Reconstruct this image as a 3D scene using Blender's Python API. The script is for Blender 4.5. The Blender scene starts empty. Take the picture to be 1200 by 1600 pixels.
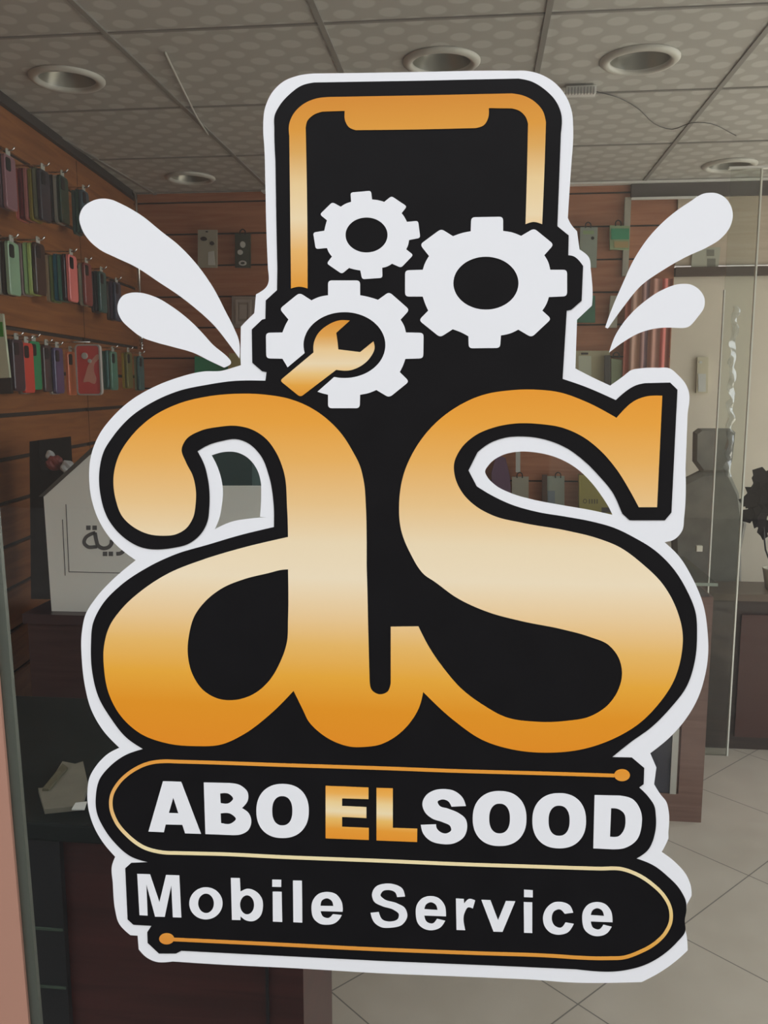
import bpy, bmesh, math, random
from mathutils import Vector, Matrix
random.seed(7)
S = bpy.context.scene
COL = S.collection

# ------------------------------------------------------------------ camera, sky, light, exposure
FPX = 1350.0
_n = math.sqrt(145 ** 2 + 195 ** 2 + FPX ** 2)
PSI = math.asin(145 / _n)
PIT = math.asin(195 / _n / math.cos(PSI))
CAM = Vector((0, 0, 1.55))
cam_d = bpy.data.cameras.new('camera')
cam_d.sensor_fit = 'VERTICAL'
cam_d.sensor_height = 36.0
cam_d.lens = FPX / 1600 * 36.0
cam_d.clip_start = 0.02
cam = bpy.data.objects.new('camera', cam_d)
cam.location = CAM
cam.rotation_euler = (math.pi / 2 - PIT, 0, PSI)
COL.objects.link(cam)
S.camera = cam

w = bpy.data.worlds.new('overcast_sky')
S.world = w
w.use_nodes = True
w.node_tree.nodes['Background'].inputs[0].default_value = (0.93, 0.96, 1.0, 1)
w.node_tree.nodes['Background'].inputs[1].default_value = 1.0

# added sun high behind the shop: front in shade, added court bounces light indoors
sun = bpy.data.lights.new('sun', 'SUN')
sun.energy = 5.0
sun.angle = math.radians(2)
sun.color = (1.0, .95, .87)
suno = bpy.data.objects.new('sun', sun)
_sd = Vector((.30, .60, .95))          # direction towards the sun
suno.rotation_euler = _sd.to_track_quat('Z', 'Y').to_euler()
suno.location = (0, 3, 12)
COL.objects.link(suno)

S.view_settings.view_transform = 'Standard'
S.view_settings.look = 'None'
S.view_settings.gamma = 1.0
S.view_settings.use_curve_mapping = False
S.view_settings.exposure = 1.56

# daylight that comes in through the storefront and the added side window (a portal only guides the sky's own light)
for nm, loc, rot, sx, sy in (('storefront_portal', (0.2, 0.868, 1.24), (math.radians(90), 0, 0), 4.4, 2.45),
                             ('added_window_portal', (2.19, 2.6, 1.25), (math.radians(90), 0, math.radians(90)), 3.4, 2.4)):
    pl = bpy.data.lights.new(nm, 'AREA')
    pl.shape = 'RECTANGLE'
    pl.size = sx
    pl.size_y = sy
    pl.cycles.is_portal = True
    po = bpy.data.objects.new(nm, pl)
    po.location = loc
    po.rotation_euler = rot      # each faces into the shop
    COL.objects.link(po)

# ------------------------------------------------------------------ geometry of the view
FW = Vector((-math.sin(PSI) * math.cos(PIT), math.cos(PSI) * math.cos(PIT), -math.sin(PIT)))
RT = Vector((math.cos(PSI), math.sin(PSI), 0))
UP = RT.cross(FW)


def ray(x, y):
    return FW * FPX + RT * (x - 600) + UP * (800 - y)


def onY(x, y, Y):
    d = ray(x, y)
    return CAM + d * (Y / d.y)


def onZ(x, y, Z):
    d = ray(x, y)
    return CAM + d * ((Z - CAM.z) / d.z)


# left wall: plan line through two points
LW0 = Vector((-1.567, 2.846, 0))
LWD = (Vector((-1.704, 4.274, 0)) - LW0).normalized()      # into the shop
LWN = Vector((LWD.y, -LWD.x, 0))                            # towards the room (+X)


def onLW(x, y, off):
    d = ray(x, y)
    p0 = LW0 + LWN * off
    t = (p0 - CAM).dot(LWN) / d.dot(LWN)
    return CAM + d * t


def lw(u, off, z):
    p = LW0 + LWD * u + LWN * off
    return Vector((p.x, p.y, z))


# ------------------------------------------------------------------ materials
def s2l(c):
    c = c / 255.0
    return c / 12.92 if c <= 0.04045 else ((c + 0.055) / 1.055) ** 2.4


def rgb(r, g, b):
    return (s2l(r), s2l(g), s2l(b), 1.0)


MATS = {}


def mat(name, col, rough=0.5, metal=0.0, spec=0.5, noise=None, bump=0.0, trans=0.0, coat=0.0):
    if name in MATS:
        return MATS[name]
    m = bpy.data.materials.new(name)
    m.use_nodes = True
    nt = m.node_tree
    b = nt.nodes['Principled BSDF']
    b.inputs['Base Color'].default_value = col
    b.inputs['Roughness'].default_value = rough
    b.inputs['Metallic'].default_value = metal
    b.inputs['Specular IOR Level'].default_value = spec
    b.inputs['Coat Weight'].default_value = coat
    if noise:
        sc, amt = noise
        tc = nt.nodes.new('ShaderNodeTexCoord')
        n = nt.nodes.new('ShaderNodeTexNoise')
        n.inputs['Scale'].default_value = sc
        n.inputs['Detail'].default_value = 4
        nt.links.new(tc.outputs['Object'], n.inputs['Vector'])
        mr = nt.nodes.new('ShaderNodeMapRange')
        mr.inputs['From Min'].default_value = 0.3
        mr.inputs['From Max'].default_value = 0.7
        mr.inputs['To Min'].default_value = 1 - amt
        mr.inputs['To Max'].default_value = 1 + amt
        nt.links.new(n.outputs['Fac'], mr.inputs['Value'])
        mx = nt.nodes.new('ShaderNodeVectorMath')
        mx.operation = 'SCALE'
        mx.inputs[0].default_value = col[:3]
        nt.links.new(mr.outputs['Result'], mx.inputs['Scale'])
        nt.links.new(mx.outputs['Vector'], b.inputs['Base Color'])
        if bump:
            bp = nt.nodes.new('ShaderNodeBump')
            bp.inputs['Strength'].default_value = bump
            bp.inputs['Distance'].default_value = 0.01
            nt.links.new(n.outputs['Fac'], bp.inputs['Height'])
            nt.links.new(bp.outputs['Normal'], b.inputs['Normal'])
    MATS[name] = m
    return m


def clear_mat(name, tint, refl0=0.04, rough=0.0):
    """thin clear sheet: transparent with a Schlick mirror on top"""
    if name in MATS:
        return MATS[name]
    m = bpy.data.materials.new(name)
    m.use_nodes = True
    nt = m.node_tree
    nt.nodes.remove(nt.nodes['Principled BSDF'])
    out = nt.nodes['Material Output']
    tr = nt.nodes.new('ShaderNodeBsdfTransparent')
    tr.inputs['Color'].default_value = tint
    gl = nt.nodes.new('ShaderNodeBsdfGlossy')
    gl.inputs['Roughness'].default_value = rough
    lwt = nt.nodes.new('ShaderNodeLayerWeight')
    lwt.inputs['Blend'].default_value = 0.5
    pw = nt.nodes.new('ShaderNodeMath')
    pw.operation = 'POWER'
    pw.inputs[1].default_value = 5
    nt.links.new(lwt.outputs['Facing'], pw.inputs[0])
    ma = nt.nodes.new('ShaderNodeMath')
    ma.operation = 'MULTIPLY_ADD'
    ma.inputs[1].default_value = 1 - refl0
    ma.inputs[2].default_value = refl0
    nt.links.new(pw.outputs[0], ma.inputs[0])
    mx = nt.nodes.new('ShaderNodeMixShader')
    nt.links.new(ma.outputs[0], mx.inputs['Fac'])
    nt.links.new(tr.outputs[0], mx.inputs[1])
    nt.links.new(gl.outputs[0], mx.inputs[2])
    nt.links.new(mx.outputs[0], out.inputs['Surface'])
    MATS[name] = m
    return m


def zramp(name, stops, px=600, rough=0.4):
    """printed vertical colour run on the vinyl: (photo row, r, g, b)"""
    m = bpy.data.materials.new(name)
    m.use_nodes = True
    nt = m.node_tree
    b = nt.nodes['Principled BSDF']
    b.inputs['Roughness'].default_value = rough
    b.inputs['Specular IOR Level'].default_value = 0.25
    zs = [onY(px, s[0], GY).z for s in stops]
    z0, z1 = zs[-1], zs[0]
    ge = nt.nodes.new('ShaderNodeTexCoord')
    sx = nt.nodes.new('ShaderNodeSeparateXYZ')
    nt.links.new(ge.outputs['Object'], sx.inputs[0])
    mr = nt.nodes.new('ShaderNodeMapRange')
    mr.inputs['From Min'].default_value = z0
    mr.inputs['From Max'].default_value = z1
    nt.links.new(sx.outputs['Z'], mr.inputs['Value'])
    cr = nt.nodes.new('ShaderNodeValToRGB')
    el = cr.color_ramp.elements
    while len(el) < len(stops):
        el.new(0.5)
    order = sorted(zip(zs, stops), key=lambda t: t[0])
    for e, (z, s) in zip(el, order):
        e.position = (z - z0) / (z1 - z0)
    for e, (z, s) in zip(el, order):
        e.color = vin(*s[1:])
    nt.links.new(mr.outputs['Result'], cr.inputs['Fac'])
    nt.links.new(cr.outputs['Color'], b.inputs['Base Color'])
    return m


def vin(r, g, b):
    k = 0.80 / s2l(225)
    return (min(.9, s2l(r) * k), min(.9, s2l(g) * k), min(.9, s2l(b) * k), 1)


GY = 0.85          # outer face of the shop window

# ------------------------------------------------------------------ object helpers
def link(name, me, m=None, parent=None):
    o = bpy.data.objects.new(name, me)
    COL.objects.link(o)
    if m is not None and not me.materials:
        me.materials.append(m)
    if parent is not None:
        o.parent = parent
        o.matrix_parent_inverse = parent_world(parent).inverted()
    return o


def parent_world(p):
    mtx = p.matrix_basis.copy()
    if p.parent is not None:
        mtx = parent_world(p.parent) @ p.matrix_parent_inverse @ mtx
    return mtx


def tag(o, label=None, cat=None, group=None, kind=None):
    if label:
        o['label'] = label
    if cat:
        o['category'] = cat
    if group:
        o['group'] = group
    if kind:
        o['kind'] = kind
    return o


def empty(name, loc, label, cat, group=None):
    o = bpy.data.objects.new(name, None)
    o.empty_display_size = 0.05
    o.location = loc
    COL.objects.link(o)
    return tag(o, label, cat, group)


def bm_mesh(bm, name, smooth=False):
    me = bpy.data.meshes.new(name)
    bmesh.ops.recalc_face_normals(bm, faces=bm.faces[:])
    if smooth:
        for f in bm.faces:
            f.smooth = True
    bm.to_mesh(me)
    bm.free()
    return me


def add_box(bm, lo, hi, mtx=None, bev=0.0):
    lo, hi = Vector(lo), Vector(hi)
    vs = []
    for i in range(8):
        p = Vector((hi.x if i & 1 else lo.x, hi.y if i & 2 else lo.y, hi.z if i & 4 else lo.z))
        vs.append(bm.verts.new(mtx @ p if mtx else p))
    fs = [(0, 2, 3, 1), (4, 5, 7, 6), (0, 1, 5, 4), (2, 6, 7, 3), (0, 4, 6, 2), (1, 3, 7, 5)]
    faces = [bm.faces.new([vs[k] for k in f]) for f in fs]
    if bev:
        edges = list({e for f in faces for e in f.edges})
        bmesh.ops.bevel(bm, geom=edges, offset=bev, segments=2, affect='EDGES', profile=0.7)


def box(name, lo, hi, m, parent=None, bev=0.0, mtx=None):
    bm = bmesh.new()
    add_box(bm, lo, hi, mtx, bev)
    return link(name, bm_mesh(bm, name), m, parent)


def add_tube(bm, pts, r, seg=10, closed_caps=True):
    pts = [Vector(p) for p in pts]
    rings = []
    prev_n = None
    for i, p in enumerate(pts):
        t = (pts[min(i + 1, len(pts) - 1)] - pts[max(i - 1, 0)]).normalized()
        a = prev_n if prev_n is not None else (Vector((0, 0, 1)) if abs(t.z) < 0.9 else Vector((1, 0, 0)))
        n = (a - t * a.dot(t)).normalized()
        prev_n = n
        b = t.cross(n)
        rr = r[i] if isinstance(r, (list, tuple)) else r
        rings.append([bm.verts.new(p + n * rr * math.cos(2 * math.pi * k / seg) + b * rr * math.sin(2 * math.pi * k / seg)) for k in range(seg)])
    for r0, r1 in zip(rings, rings[1:]):
        for k in range(seg):
            bm.faces.new((r0[k], r0[(k + 1) % seg], r1[(k + 1) % seg], r1[k]))
    if closed_caps:
        bm.faces.new(rings[0][::-1])
        bm.faces.new(rings[-1])


def tube(name, pts, r, m, parent=None, seg=10):
    bm = bmesh.new()
    add_tube(bm, pts, r, seg)
    return link(name, bm_mesh(bm, name, True), m, parent)


def add_lathe(bm, prof, seg=32, mtx=None, cap=False):
    rings = []
    for (r, z) in prof:
        ring = []
        for k in range(seg):
            p = Vector((r * math.cos(2 * math.pi * k / seg), r * math.sin(2 * math.pi * k / seg), z))
            ring.append(bm.verts.new(mtx @ p if mtx else p))
        rings.append(ring)
    for r0, r1 in zip(rings, rings[1:]):
        for k in range(seg):
            bm.faces.new((r0[k], r0[(k + 1) % seg], r1[(k + 1) % seg], r1[k]))
    if cap:
        bm.faces.new(rings[0][::-1])
        bm.faces.new(rings[-1])


# ------------------------------------------------------------------ traced outlines
def cr(crop, text, rr=8):
    """outline points read off an enlarged view: crop = (x0, y0, scale); suffix c = corner, r = rounded corner"""
    x0, y0, s = crop
    out = []
    for tok in text.split():
        fl = 0
        if tok[-1] in 'cr':
            fl = 1 if tok[-1] == 'c' else max(1.01, rr)
            tok = tok[:-1]
        a, b = tok.split(',')
        out.append((x0 + float(a) / s, y0 + float(b) / s, fl))
    return out


def smooth(pts, step=2.0):
    # expand rounded corners first
    n = len(pts)
    P = []
    for i, (x, y, f) in enumerate(pts):
        if f > 1:
            a = Vector(pts[i - 1][:2])
            b = Vector((x, y))
            c = Vector(pts[(i + 1) % n][:2])
            d0 = min(f, (a - b).length * .45)
            d1 = min(f, (c - b).length * .45)
            p0 = b + (a - b).normalized() * d0
            p1 = b + (c - b).normalized() * d1
            for k in range(5):
                t = k / 4
                q = p0 * (1 - t) ** 2 + b * 2 * t * (1 - t) + p1 * t * t
                P.append((q.x, q.y, 1))
        else:
            P.append((x, y, f))
    n = len(P)
    V = [Vector(p[:2]) for p in P]
    F = [p[2] for p in P]
    out = []

    def tang(i):
        h0 = max(1e-6, (V[i] - V[i - 1]).length)
        h1 = max(1e-6, (V[(i + 1) % n] - V[i]).length)
        d0 = (V[i] - V[i - 1]) / h0
        d1 = (V[(i + 1) % n] - V[i]) / h1
        return (d0 * h1 + d1 * h0) / (h0 + h1)
    for i in range(n):
        j = (i + 1) % n
        h = (V[j] - V[i]).length
        if h < 1e-5:
            continue
        d = (V[j] - V[i]) / h
        if F[i] and F[j]:
            out.append(V[i].copy())
            continue
        m0 = None if F[i] else tang(i)
        m1 = None if F[j] else tang(j)
        if m0 is None:
            m0 = d * 1.5 - m1 * .5
        if m1 is None:
            m1 = d * 1.5 - m0 * .5
        k = max(2, int(h / step))
        for a in range(k):
            t = a / k
            t2, t3 = t * t, t * t * t
            out.append(V[i] * (2 * t3 - 3 * t2 + 1) + m0 * h * (t3 - 2 * t2 + t) + V[j] * (-2 * t3 + 3 * t2) + m1 * h * (t3 - t2))
    return [(p.x, p.y) for p in out]


def ell(crop, cx, cy, rx, ry, a0=0, a1=360, n=64, e=2.0):
    x0, y0, s = crop
    out = []
    full = abs(a1 - a0) >= 360
    for k in range(n if full else n + 1):
        t = math.radians(a0 + (a1 - a0) * k / n)
        c, sn = math.cos(t), math.sin(t)
        c = math.copysign(abs(c) ** (2 / e), c)
        sn = math.copysign(abs(sn) ** (2 / e), sn)
        out.append((x0 + (cx + rx * c) / s, y0 + (cy + ry * sn) / s))
    return out


def flat_mesh(name, loops, Y, thick, mapper=None):
    """closed outlines in photo rows/columns laid on the plane y = Y, filled even-odd, with thickness (towards -Y)"""
    cu = bpy.data.curves.new(name, 'CURVE')
    cu.dimensions = '2D'
    cu.fill_mode = 'BOTH'
    cu.extrude = thick / 2
    for lp in loops:
        sp = cu.splines.new('POLY')
        q = [(onY(x, y, Y - thick) if mapper is None else mapper(x, y)) for x, y in lp]
        sp.points.add(len(q) - 1)
        for p, v in zip(sp.points, q):
            p.co = (v.x, v.z, 0, 1)
        sp.use_cyclic_u = True
    ob = bpy.data.objects.new(name, cu)
    COL.objects.link(ob)
    dg = bpy.context.evaluated_depsgraph_get()
    me = bpy.data.meshes.new_from_object(ob.evaluated_get(dg))
    COL.objects.unlink(ob)
    bpy.data.objects.remove(ob)
    bpy.data.curves.remove(cu)
    for v in me.vertices:
        x, z, d = v.co
        v.co = (x, Y - thick / 2 - d, z)
    me.name = name
    return me


def ribbon(pts, wd):
    """outline of a stroke of width wd along a polyline of photo points"""
    V = [Vector(p) for p in pts]
    L, R = [], []
    for i, p in enumerate(V):
        t = (V[min(i + 1, len(V) - 1)] - V[max(i - 1, 0)]).normalized()
        nrm = Vector((-t.y, t.x))
        L.append(tuple(p + nrm * wd / 2))
        R.append(tuple(p - nrm * wd / 2))
    return L + R[::-1]


def open_curve(pts, step=3.0):
    """smooth an open polyline (dense samples)"""
    V = [Vector(p[:2]) for p in pts]
    n = len(V)
    T = []
    for i in range(n):
        if i == 0:
            T.append((V[1] - V[0]).normalized())
        elif i == n - 1:
            T.append((V[-1] - V[-2]).normalized())
        else:
            h0 = (V[i] - V[i - 1]).length
            h1 = (V[i + 1] - V[i]).length
            T.append(((V[i] - V[i - 1]) / h0 * h1 + (V[i + 1] - V[i]) / h1 * h0) / (h0 + h1))
    out = []
    for i in range(n - 1):
        h = (V[i + 1] - V[i]).length
        k = max(2, int(h / step))
        for a in range(k):
            t = a / k
            t2, t3 = t * t, t * t * t
            out.append(tuple(V[i] * (2 * t3 - 3 * t2 + 1) + T[i] * h * (t3 - 2 * t2 + t) + V[i + 1] * (-2 * t3 + 3 * t2) + T[i + 1] * h * (t3 - t2)))
    out.append(tuple(V[-1]))
    return out


# ================================================================== THE SETTING
YB = 4.33       # back wall
ZC = 2.50       # ceiling
XR = 2.20       # unseen side wall, glazing added to let daylight in


def ceiling_material():
    m = bpy.data.materials.new('ceiling_tile')
    m.use_nodes = True
    nt = m.node_tree
    N, Lk = nt.nodes, nt.links
    b = N['Principled BSDF']
    b.inputs['Roughness'].default_value = 0.8
    b.inputs['Specular IOR Level'].default_value = 0.2
    tc = N.new('ShaderNodeTexCoord')
    masks = []
    for sh in (0.0, 0.5):
        mp = N.new('ShaderNodeMapping')
        mp.inputs['Location'].default_value = (sh, sh, 0)
        mp.inputs['Scale'].default_value = (1 / 0.118, 1 / 0.118, 0)
        Lk.new(tc.outputs['Object'], mp.inputs['Vector'])
        fr = N.new('ShaderNodeVectorMath')
        fr.operation = 'FRACTION'
        Lk.new(mp.outputs[0], fr.inputs[0])
        sb = N.new('ShaderNodeVectorMath')
        sb.operation = 'SUBTRACT'
        sb.inputs[1].default_value = (.5, .5, 0)
        Lk.new(fr.outputs[0], sb.inputs[0])
        ml = N.new('ShaderNodeVectorMath')
        ml.operation = 'MULTIPLY'
        ml.inputs[1].default_value = (1, 1, 0)
        Lk.new(sb.outputs[0], ml.inputs[0])
        ln = N.new('ShaderNodeVectorMath')
        ln.operation = 'LENGTH'
        Lk.new(ml.outputs[0], ln.inputs[0])
        masks.append(ln.outputs['Value'])
    mn = N.new('ShaderNodeMath')
    mn.operation = 'MINIMUM'
    Lk.new(masks[0], mn.inputs[0])
    Lk.new(masks[1], mn.inputs[1])
    mr = N.new('ShaderNodeMapRange')
    mr.interpolation_type = 'SMOOTHSTEP'
    mr.inputs['From Min'].default_value = 0.20
    mr.inputs['From Max'].default_value = 0.27
    mr.inputs['To Min'].default_value = 1
    mr.inputs['To Max'].default_value = 0
    Lk.new(mn.outputs[0], mr.inputs['Value'])
    ns = N.new('ShaderNodeTexNoise')
    ns.inputs['Scale'].default_value = 60
    Lk.new(tc.outputs['Object'], ns.inputs['Vector'])
    cm = N.new('ShaderNodeMix')
    cm.data_type = 'RGBA'
    cm.inputs[6].default_value = (.445, .43, .395, 1)
    cm.inputs[7].default_value = (.535, .53, .495, 1)
    Lk.new(mr.outputs['Result'], cm.inputs[0])
    Lk.new(cm.outputs[2], b.inputs['Base Color'])
    return m


def floor_material():
    m = bpy.data.materials.new('floor_tile')
    m.use_nodes = True
    nt = m.node_tree
    N, Lk = nt.nodes, nt.links
    b = N['Principled BSDF']
    b.inputs['Roughness'].default_value = 0.32
    tc = N.new('ShaderNodeTexCoord')
    mp = N.new('ShaderNodeMapping')
    mp.vector_type = 'TEXTURE'
    mp.inputs['Location'].default_value = (0.279, 2.033, 0)
    mp.inputs['Rotation'].default_value = (0, 0, math.radians(46.8))
    mp.inputs['Scale'].default_value = (0.447, 0.447, 1)
    Lk.new(tc.outputs['Object'], mp.inputs['Vector'])
    fr = N.new('ShaderNodeVectorMath')
    fr.operation = 'FRACTION'
    Lk.new(mp.outputs[0], fr.inputs[0])
    sb = N.new('ShaderNodeVectorMath')
    sb.operation = 'SUBTRACT'
    sb.inputs[1].default_value = (.5, .5, .5)
    Lk.new(fr.outputs[0], sb.inputs[0])
    ab = N.new('ShaderNodeVectorMath')
    ab.operation = 'ABSOLUTE'
    Lk.new(sb.outputs[0], ab.inputs[0])
    sp = N.new('ShaderNodeSeparateXYZ')
    Lk.new(ab.outputs[0], sp.inputs[0])
    mx = N.new('ShaderNodeMath')
    mx.operation = 'MAXIMUM'
    Lk.new(sp.outputs['X'], mx.inputs[0])
    Lk.new(sp.outputs['Y'], mx.inputs[1])
    gt = N.new('ShaderNodeMath')
    gt.operation = 'GREATER_THAN'
    gt.inputs[1].default_value = 0.4955
    Lk.new(mx.outputs[0], gt.inputs[0])
    ns = N.new('ShaderNodeTexNoise')
    ns.inputs['Scale'].default_value = 7
    ns.inputs['Detail'].default_value = 6
    Lk.new(tc.outputs['Object'], ns.inputs['Vector'])
    c1 = N.new('ShaderNodeMix')
    c1.data_type = 'RGBA'
    c1.inputs[6].default_value = (.385, .33, .265, 1)
    c1.inputs[7].default_value = (.51, .45, .375, 1)
    Lk.new(ns.outputs['Fac'], c1.inputs[0])
    c2 = N.new('ShaderNodeMix')
    c2.data_type = 'RGBA'
    c2.inputs[7].default_value = (.17, .15, .13, 1)
    Lk.new(gt.outputs[0], c2.inputs[0])
    Lk.new(c1.outputs[2], c2.inputs[6])
    Lk.new(c2.outputs[2], b.inputs['Base Color'])
    return m


def wood_material(name, c0, c1, rough=0.45):
    m = bpy.data.materials.new(name)
    m.use_nodes = True
    nt = m.node_tree
    N, Lk = nt.nodes, nt.links
    b = N['Principled BSDF']
    b.inputs['Roughness'].default_value = rough
    tc = N.new('ShaderNodeTexCoord')
    mp = N.new('ShaderNodeMapping')
    mp.inputs['Scale'].default_value = (1.2, 1.2, 16)
    Lk.new(tc.outputs['Object'], mp.inputs['Vector'])
    ns = N.new('ShaderNodeTexNoise')
    ns.inputs['Scale'].default_value = 2.5
    ns.inputs['Detail'].default_value = 6
    ns.inputs['Distortion'].default_value = 0.6
    Lk.new(mp.outputs[0], ns.inputs['Vector'])
    mr = N.new('ShaderNodeMapRange')
    mr.inputs['From Min'].default_value = .3
    mr.inputs['From Max'].default_value = .7
    Lk.new(ns.outputs['Fac'], mr.inputs['Value'])
    cm = N.new('ShaderNodeMix')
    cm.data_type = 'RGBA'
    cm.inputs[6].default_value = c0
    cm.inputs[7].default_value = c1
    Lk.new(mr.outputs['Result'], cm.inputs[0])
    Lk.new(cm.outputs[2], b.inputs['Base Color'])
    return m


M_ORANGE = wood_material('orange_slat_laminate', (.205, .070, .020, 1), (.320, .120, .036, 1))
M_REDSLAT = wood_material('reddish_slat_laminate', (.36, .135, .068, 1), (.48, .205, .108, 1))
M_GLARE_TAN = wood_material('glare_paled_board', (.55, .45, .34, 1), (.64, .54, .42, 1))  # slat boards paled by glare; the glare is put into this tan
M_DARKRED = wood_material('dark_red_wood', (.030, .008, .007, 1), (.060, .016, .014, 1), .4)
M_BROWN = wood_material('brown_counter_wood', (.15, .085, .068, 1), (.21, .125, .10, 1), .4)
M_ALU = mat('aluminium', (.62, .63, .60, 1), .35, .9)
M_CHROME = mat('chrome', (.75, .75, .74, 1), .15, 1.0)
M_BLACK = mat('black_plastic', (.012, .012, .013, 1), .4)
M_BLACKTOP = mat('black_counter_top', (.008, .011, .010, 1), .6, spec=.2)
M_GREYT = mat('ceiling_grid_grey', (.26, .25, .23, 1), .6)
M_PLASTER = mat('beige_plaster', (.72, .65, .53, 1), .8, noise=(3, .06))
M_CLEAR = clear_mat('clear_plastic', (.93, .95, .94, 1), .06, .05)
M_GLASS = clear_mat('window_glass', (.955, .965, .96, 1), .045, 0.0)

f = box('floor', (-2.6, 0.86, -0.04), (XR + .1, YB + .1, 0), floor_material())
tag(f, kind='structure')
dl_spots = [(105, 122, 'recessed round downlight nearest the orange slat wall'),
            (690, 95, 'recessed round downlight just above the top edge of the phone sticker'),
            (1000, 92, 'recessed round downlight beside the small white cable clip'),
            (297, 277, 'recessed round downlight over the corner where the two slat walls meet'),
            (1140, 257, 'recessed round downlight above the glass partition, near the back wall')]
cu_ = bpy.data.curves.new('ceiling', 'CURVE')
cu_.dimensions = '2D'
cu_.fill_mode = 'BOTH'
cu_.extrude = .004
loops_ = [[(-2.6, .86), (XR + .02, .86), (XR + .02, YB + .1), (-2.6, YB + .1)]]
for (px, py, lab) in dl_spots:
    p = onZ(px, py, ZC)
    loops_.append([(p.x + .088 * math.cos(2 * math.pi * k / 40), p.y + .088 * math.sin(2 * math.pi * k / 40)) for k in range(40)])
for lp in loops_:
    sp = cu_.splines.new('POLY')
    sp.points.add(len(lp) - 1)
    for p, v in zip(sp.points, lp):
        p.co = (v[0], v[1], 0, 1)
    sp.use_cyclic_u = True
ob = bpy.data.objects.new('ceiling', cu_)
COL.objects.link(ob)
me = bpy.data.meshes.new_from_object(ob.evaluated_get(bpy.context.evaluated_depsgraph_get()))
bpy.data.objects.remove(ob)
for v in me.vertices:
    v.co.z += ZC + .004
c = link('ceiling', me, ceiling_material())
tag(c, kind='structure')
cv = box('ceiling_void', (-2.6, .86, ZC + .14), (XR + .02, YB + .1, ZC + .16), mat('void_dark', (.1, .1, .1, 1), .9))
tag(cv, kind='structure')

# ceiling grid bars
bm = bmesh.new()
for k in range(-3, 5):
    x = -0.423 + 0.5905 * k
    add_box(bm, (x - .008, .9, ZC - .005), (x + .008, YB, ZC + .002))
for k in range(-2, 4):
    y = 2.407 + 0.63 * k
    add_box(bm, (-2.3, y - .005, ZC - .004), (XR, y + .005, ZC + .002))
g = link('trim_1', bm_mesh(bm, 'ceiling_grid'), M_GREYT)
tag(g, kind='structure')


def slat_wall(name, p0, dirv, nrm, length, z0, z1, m, pitch=0.145, groove=0.014):
    """boards with open grooves; grooves are real recesses"""
    bm = bmesh.new()
    mtx = Matrix((( dirv.x, nrm.x, 0, p0.x), (dirv.y, nrm.y, 0, p0.y), (0, 0, 1, 0), (0, 0, 0, 1)))
    add_box(bm, (0, -.06, z0), (length, -.014, z1), mtx)
    z = z0
    while z < z1 - .01:
        add_box(bm, (0, -.014, z + groove), (length, 0, min(z1, z + pitch)), mtx, bev=0.0015)
        z += pitch
    o = link(name, bm_mesh(bm, name), m)
    bm = bmesh.new()
    add_box(bm, (0, -.0135, z0 + .002), (length, -.011, z1 - .002), mtx)
    link('groove_backing', bm_mesh(bm, 'groove_backing'), mat('dark_groove', (.035, .02, .013, 1), .9), o)  # backing coloured darker than the slats, so the grooves stand out
    return tag(o, kind='structure')


# orange slat wall on one side, reddish one at the back
u0 = -(LW0.y - .90) / LWD.y
slat_wall('wall_left', LW0 + LWD * u0, LWD, LWN, (YB - .90) / LWD.y - .02, 0.0, ZC, M_ORANGE)
pj = onLW(131, 500, 0.0)
uj = (pj - LW0).dot(LWD)
bmj = bmesh.new()
add_box(bmj, (uj - .002, -.012, 0.01), (uj + .002, .0006, ZC - .04), Matrix(((LWD.x, LWN.x, 0, LW0.x), (LWD.y, LWN.y, 0, LW0.y), (0, 0, 1, 0), (0, 0, 0, 1))))
link('panel_joint', bm_mesh(bmj, 'panel_joint'), mat('dark_groove', (.035, .02, .013, 1), .9), bpy.data.objects['wall_left'])
XB1 = onY(1050, 500, YB).x
slat_wall('wall_back', Vector((-2.0, YB, 0)), Vector((1, 0, 0)), Vector((0, -1, 0)), XB1 + 2.0, 0.02, ZC, M_REDSLAT, pitch=0.152, groove=.008)
ZR = onY(1120, 428, YB).z
w1 = box('wall_back_plain', (XB1, YB, 0), (XR + .1, YB + .06, ZR), M_PLASTER)
tag(w1, kind='structure')
bm = bmesh.new()
zz = ZR + .03
while zz < ZC - .01:
    add_box(bm, (XB1, YB - .012, zz + .008), (XR + .1, YB + .06, min(ZC, zz + .33)), bev=.002)
    zz += .33
w2 = link('wall_back_upper', bm_mesh(bm, 'upper_boards'), M_GLARE_TAN)
tag(w2, kind='structure')
rail = box('trim_2', (XB1, YB - .03, ZR - .012), (XR + .1, YB + .02, ZR + .03), mat('dark_rail_wood', (.075, .045, .03, 1), .5))
tag(rail, kind='structure')
wr = box('added_side_window', (XR, .88, 0), (XR + .001, YB, ZC), M_GLASS)  # side window added out of view to brighten the interior
tag(wr, kind='structure')
M_FRM = mat('added_frame_aluminium', (.35, .35, .33, 1), .4, .6)
for yy in (.88, 2.0, 3.15, YB - .05):
    box('window_frame', (XR - .02, yy, 0), (XR + .03, yy + .05, ZC), M_FRM, wr)  # uprights of the added side window
# pale metal angle along the head of the back wall and the dark band under it
xh = onY(985, 300, YB).x
M_WL = mat('white_enamel', (.82, .82, .78, 1), .3)
al = box('trim_3', (onY(412, 300, YB).x, YB - .05, ZC - .012), (XR, YB - .002, ZC - .003), M_WL)
tag(al, kind='structure')
db = box('trim_4', (xh, YB - .03, ZC - .075), (XR, YB - .002, ZC - .012), mat('dark_head_band', (.10, .085, .08, 1), .6))
tag(db, kind='structure')
al2 = box('trim_7', (xh, YB - .045, ZC - .086), (onY(1086, 308, YB).x, YB - .03, ZC - .076), M_WL)
tag(al2, kind='structure')
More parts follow.
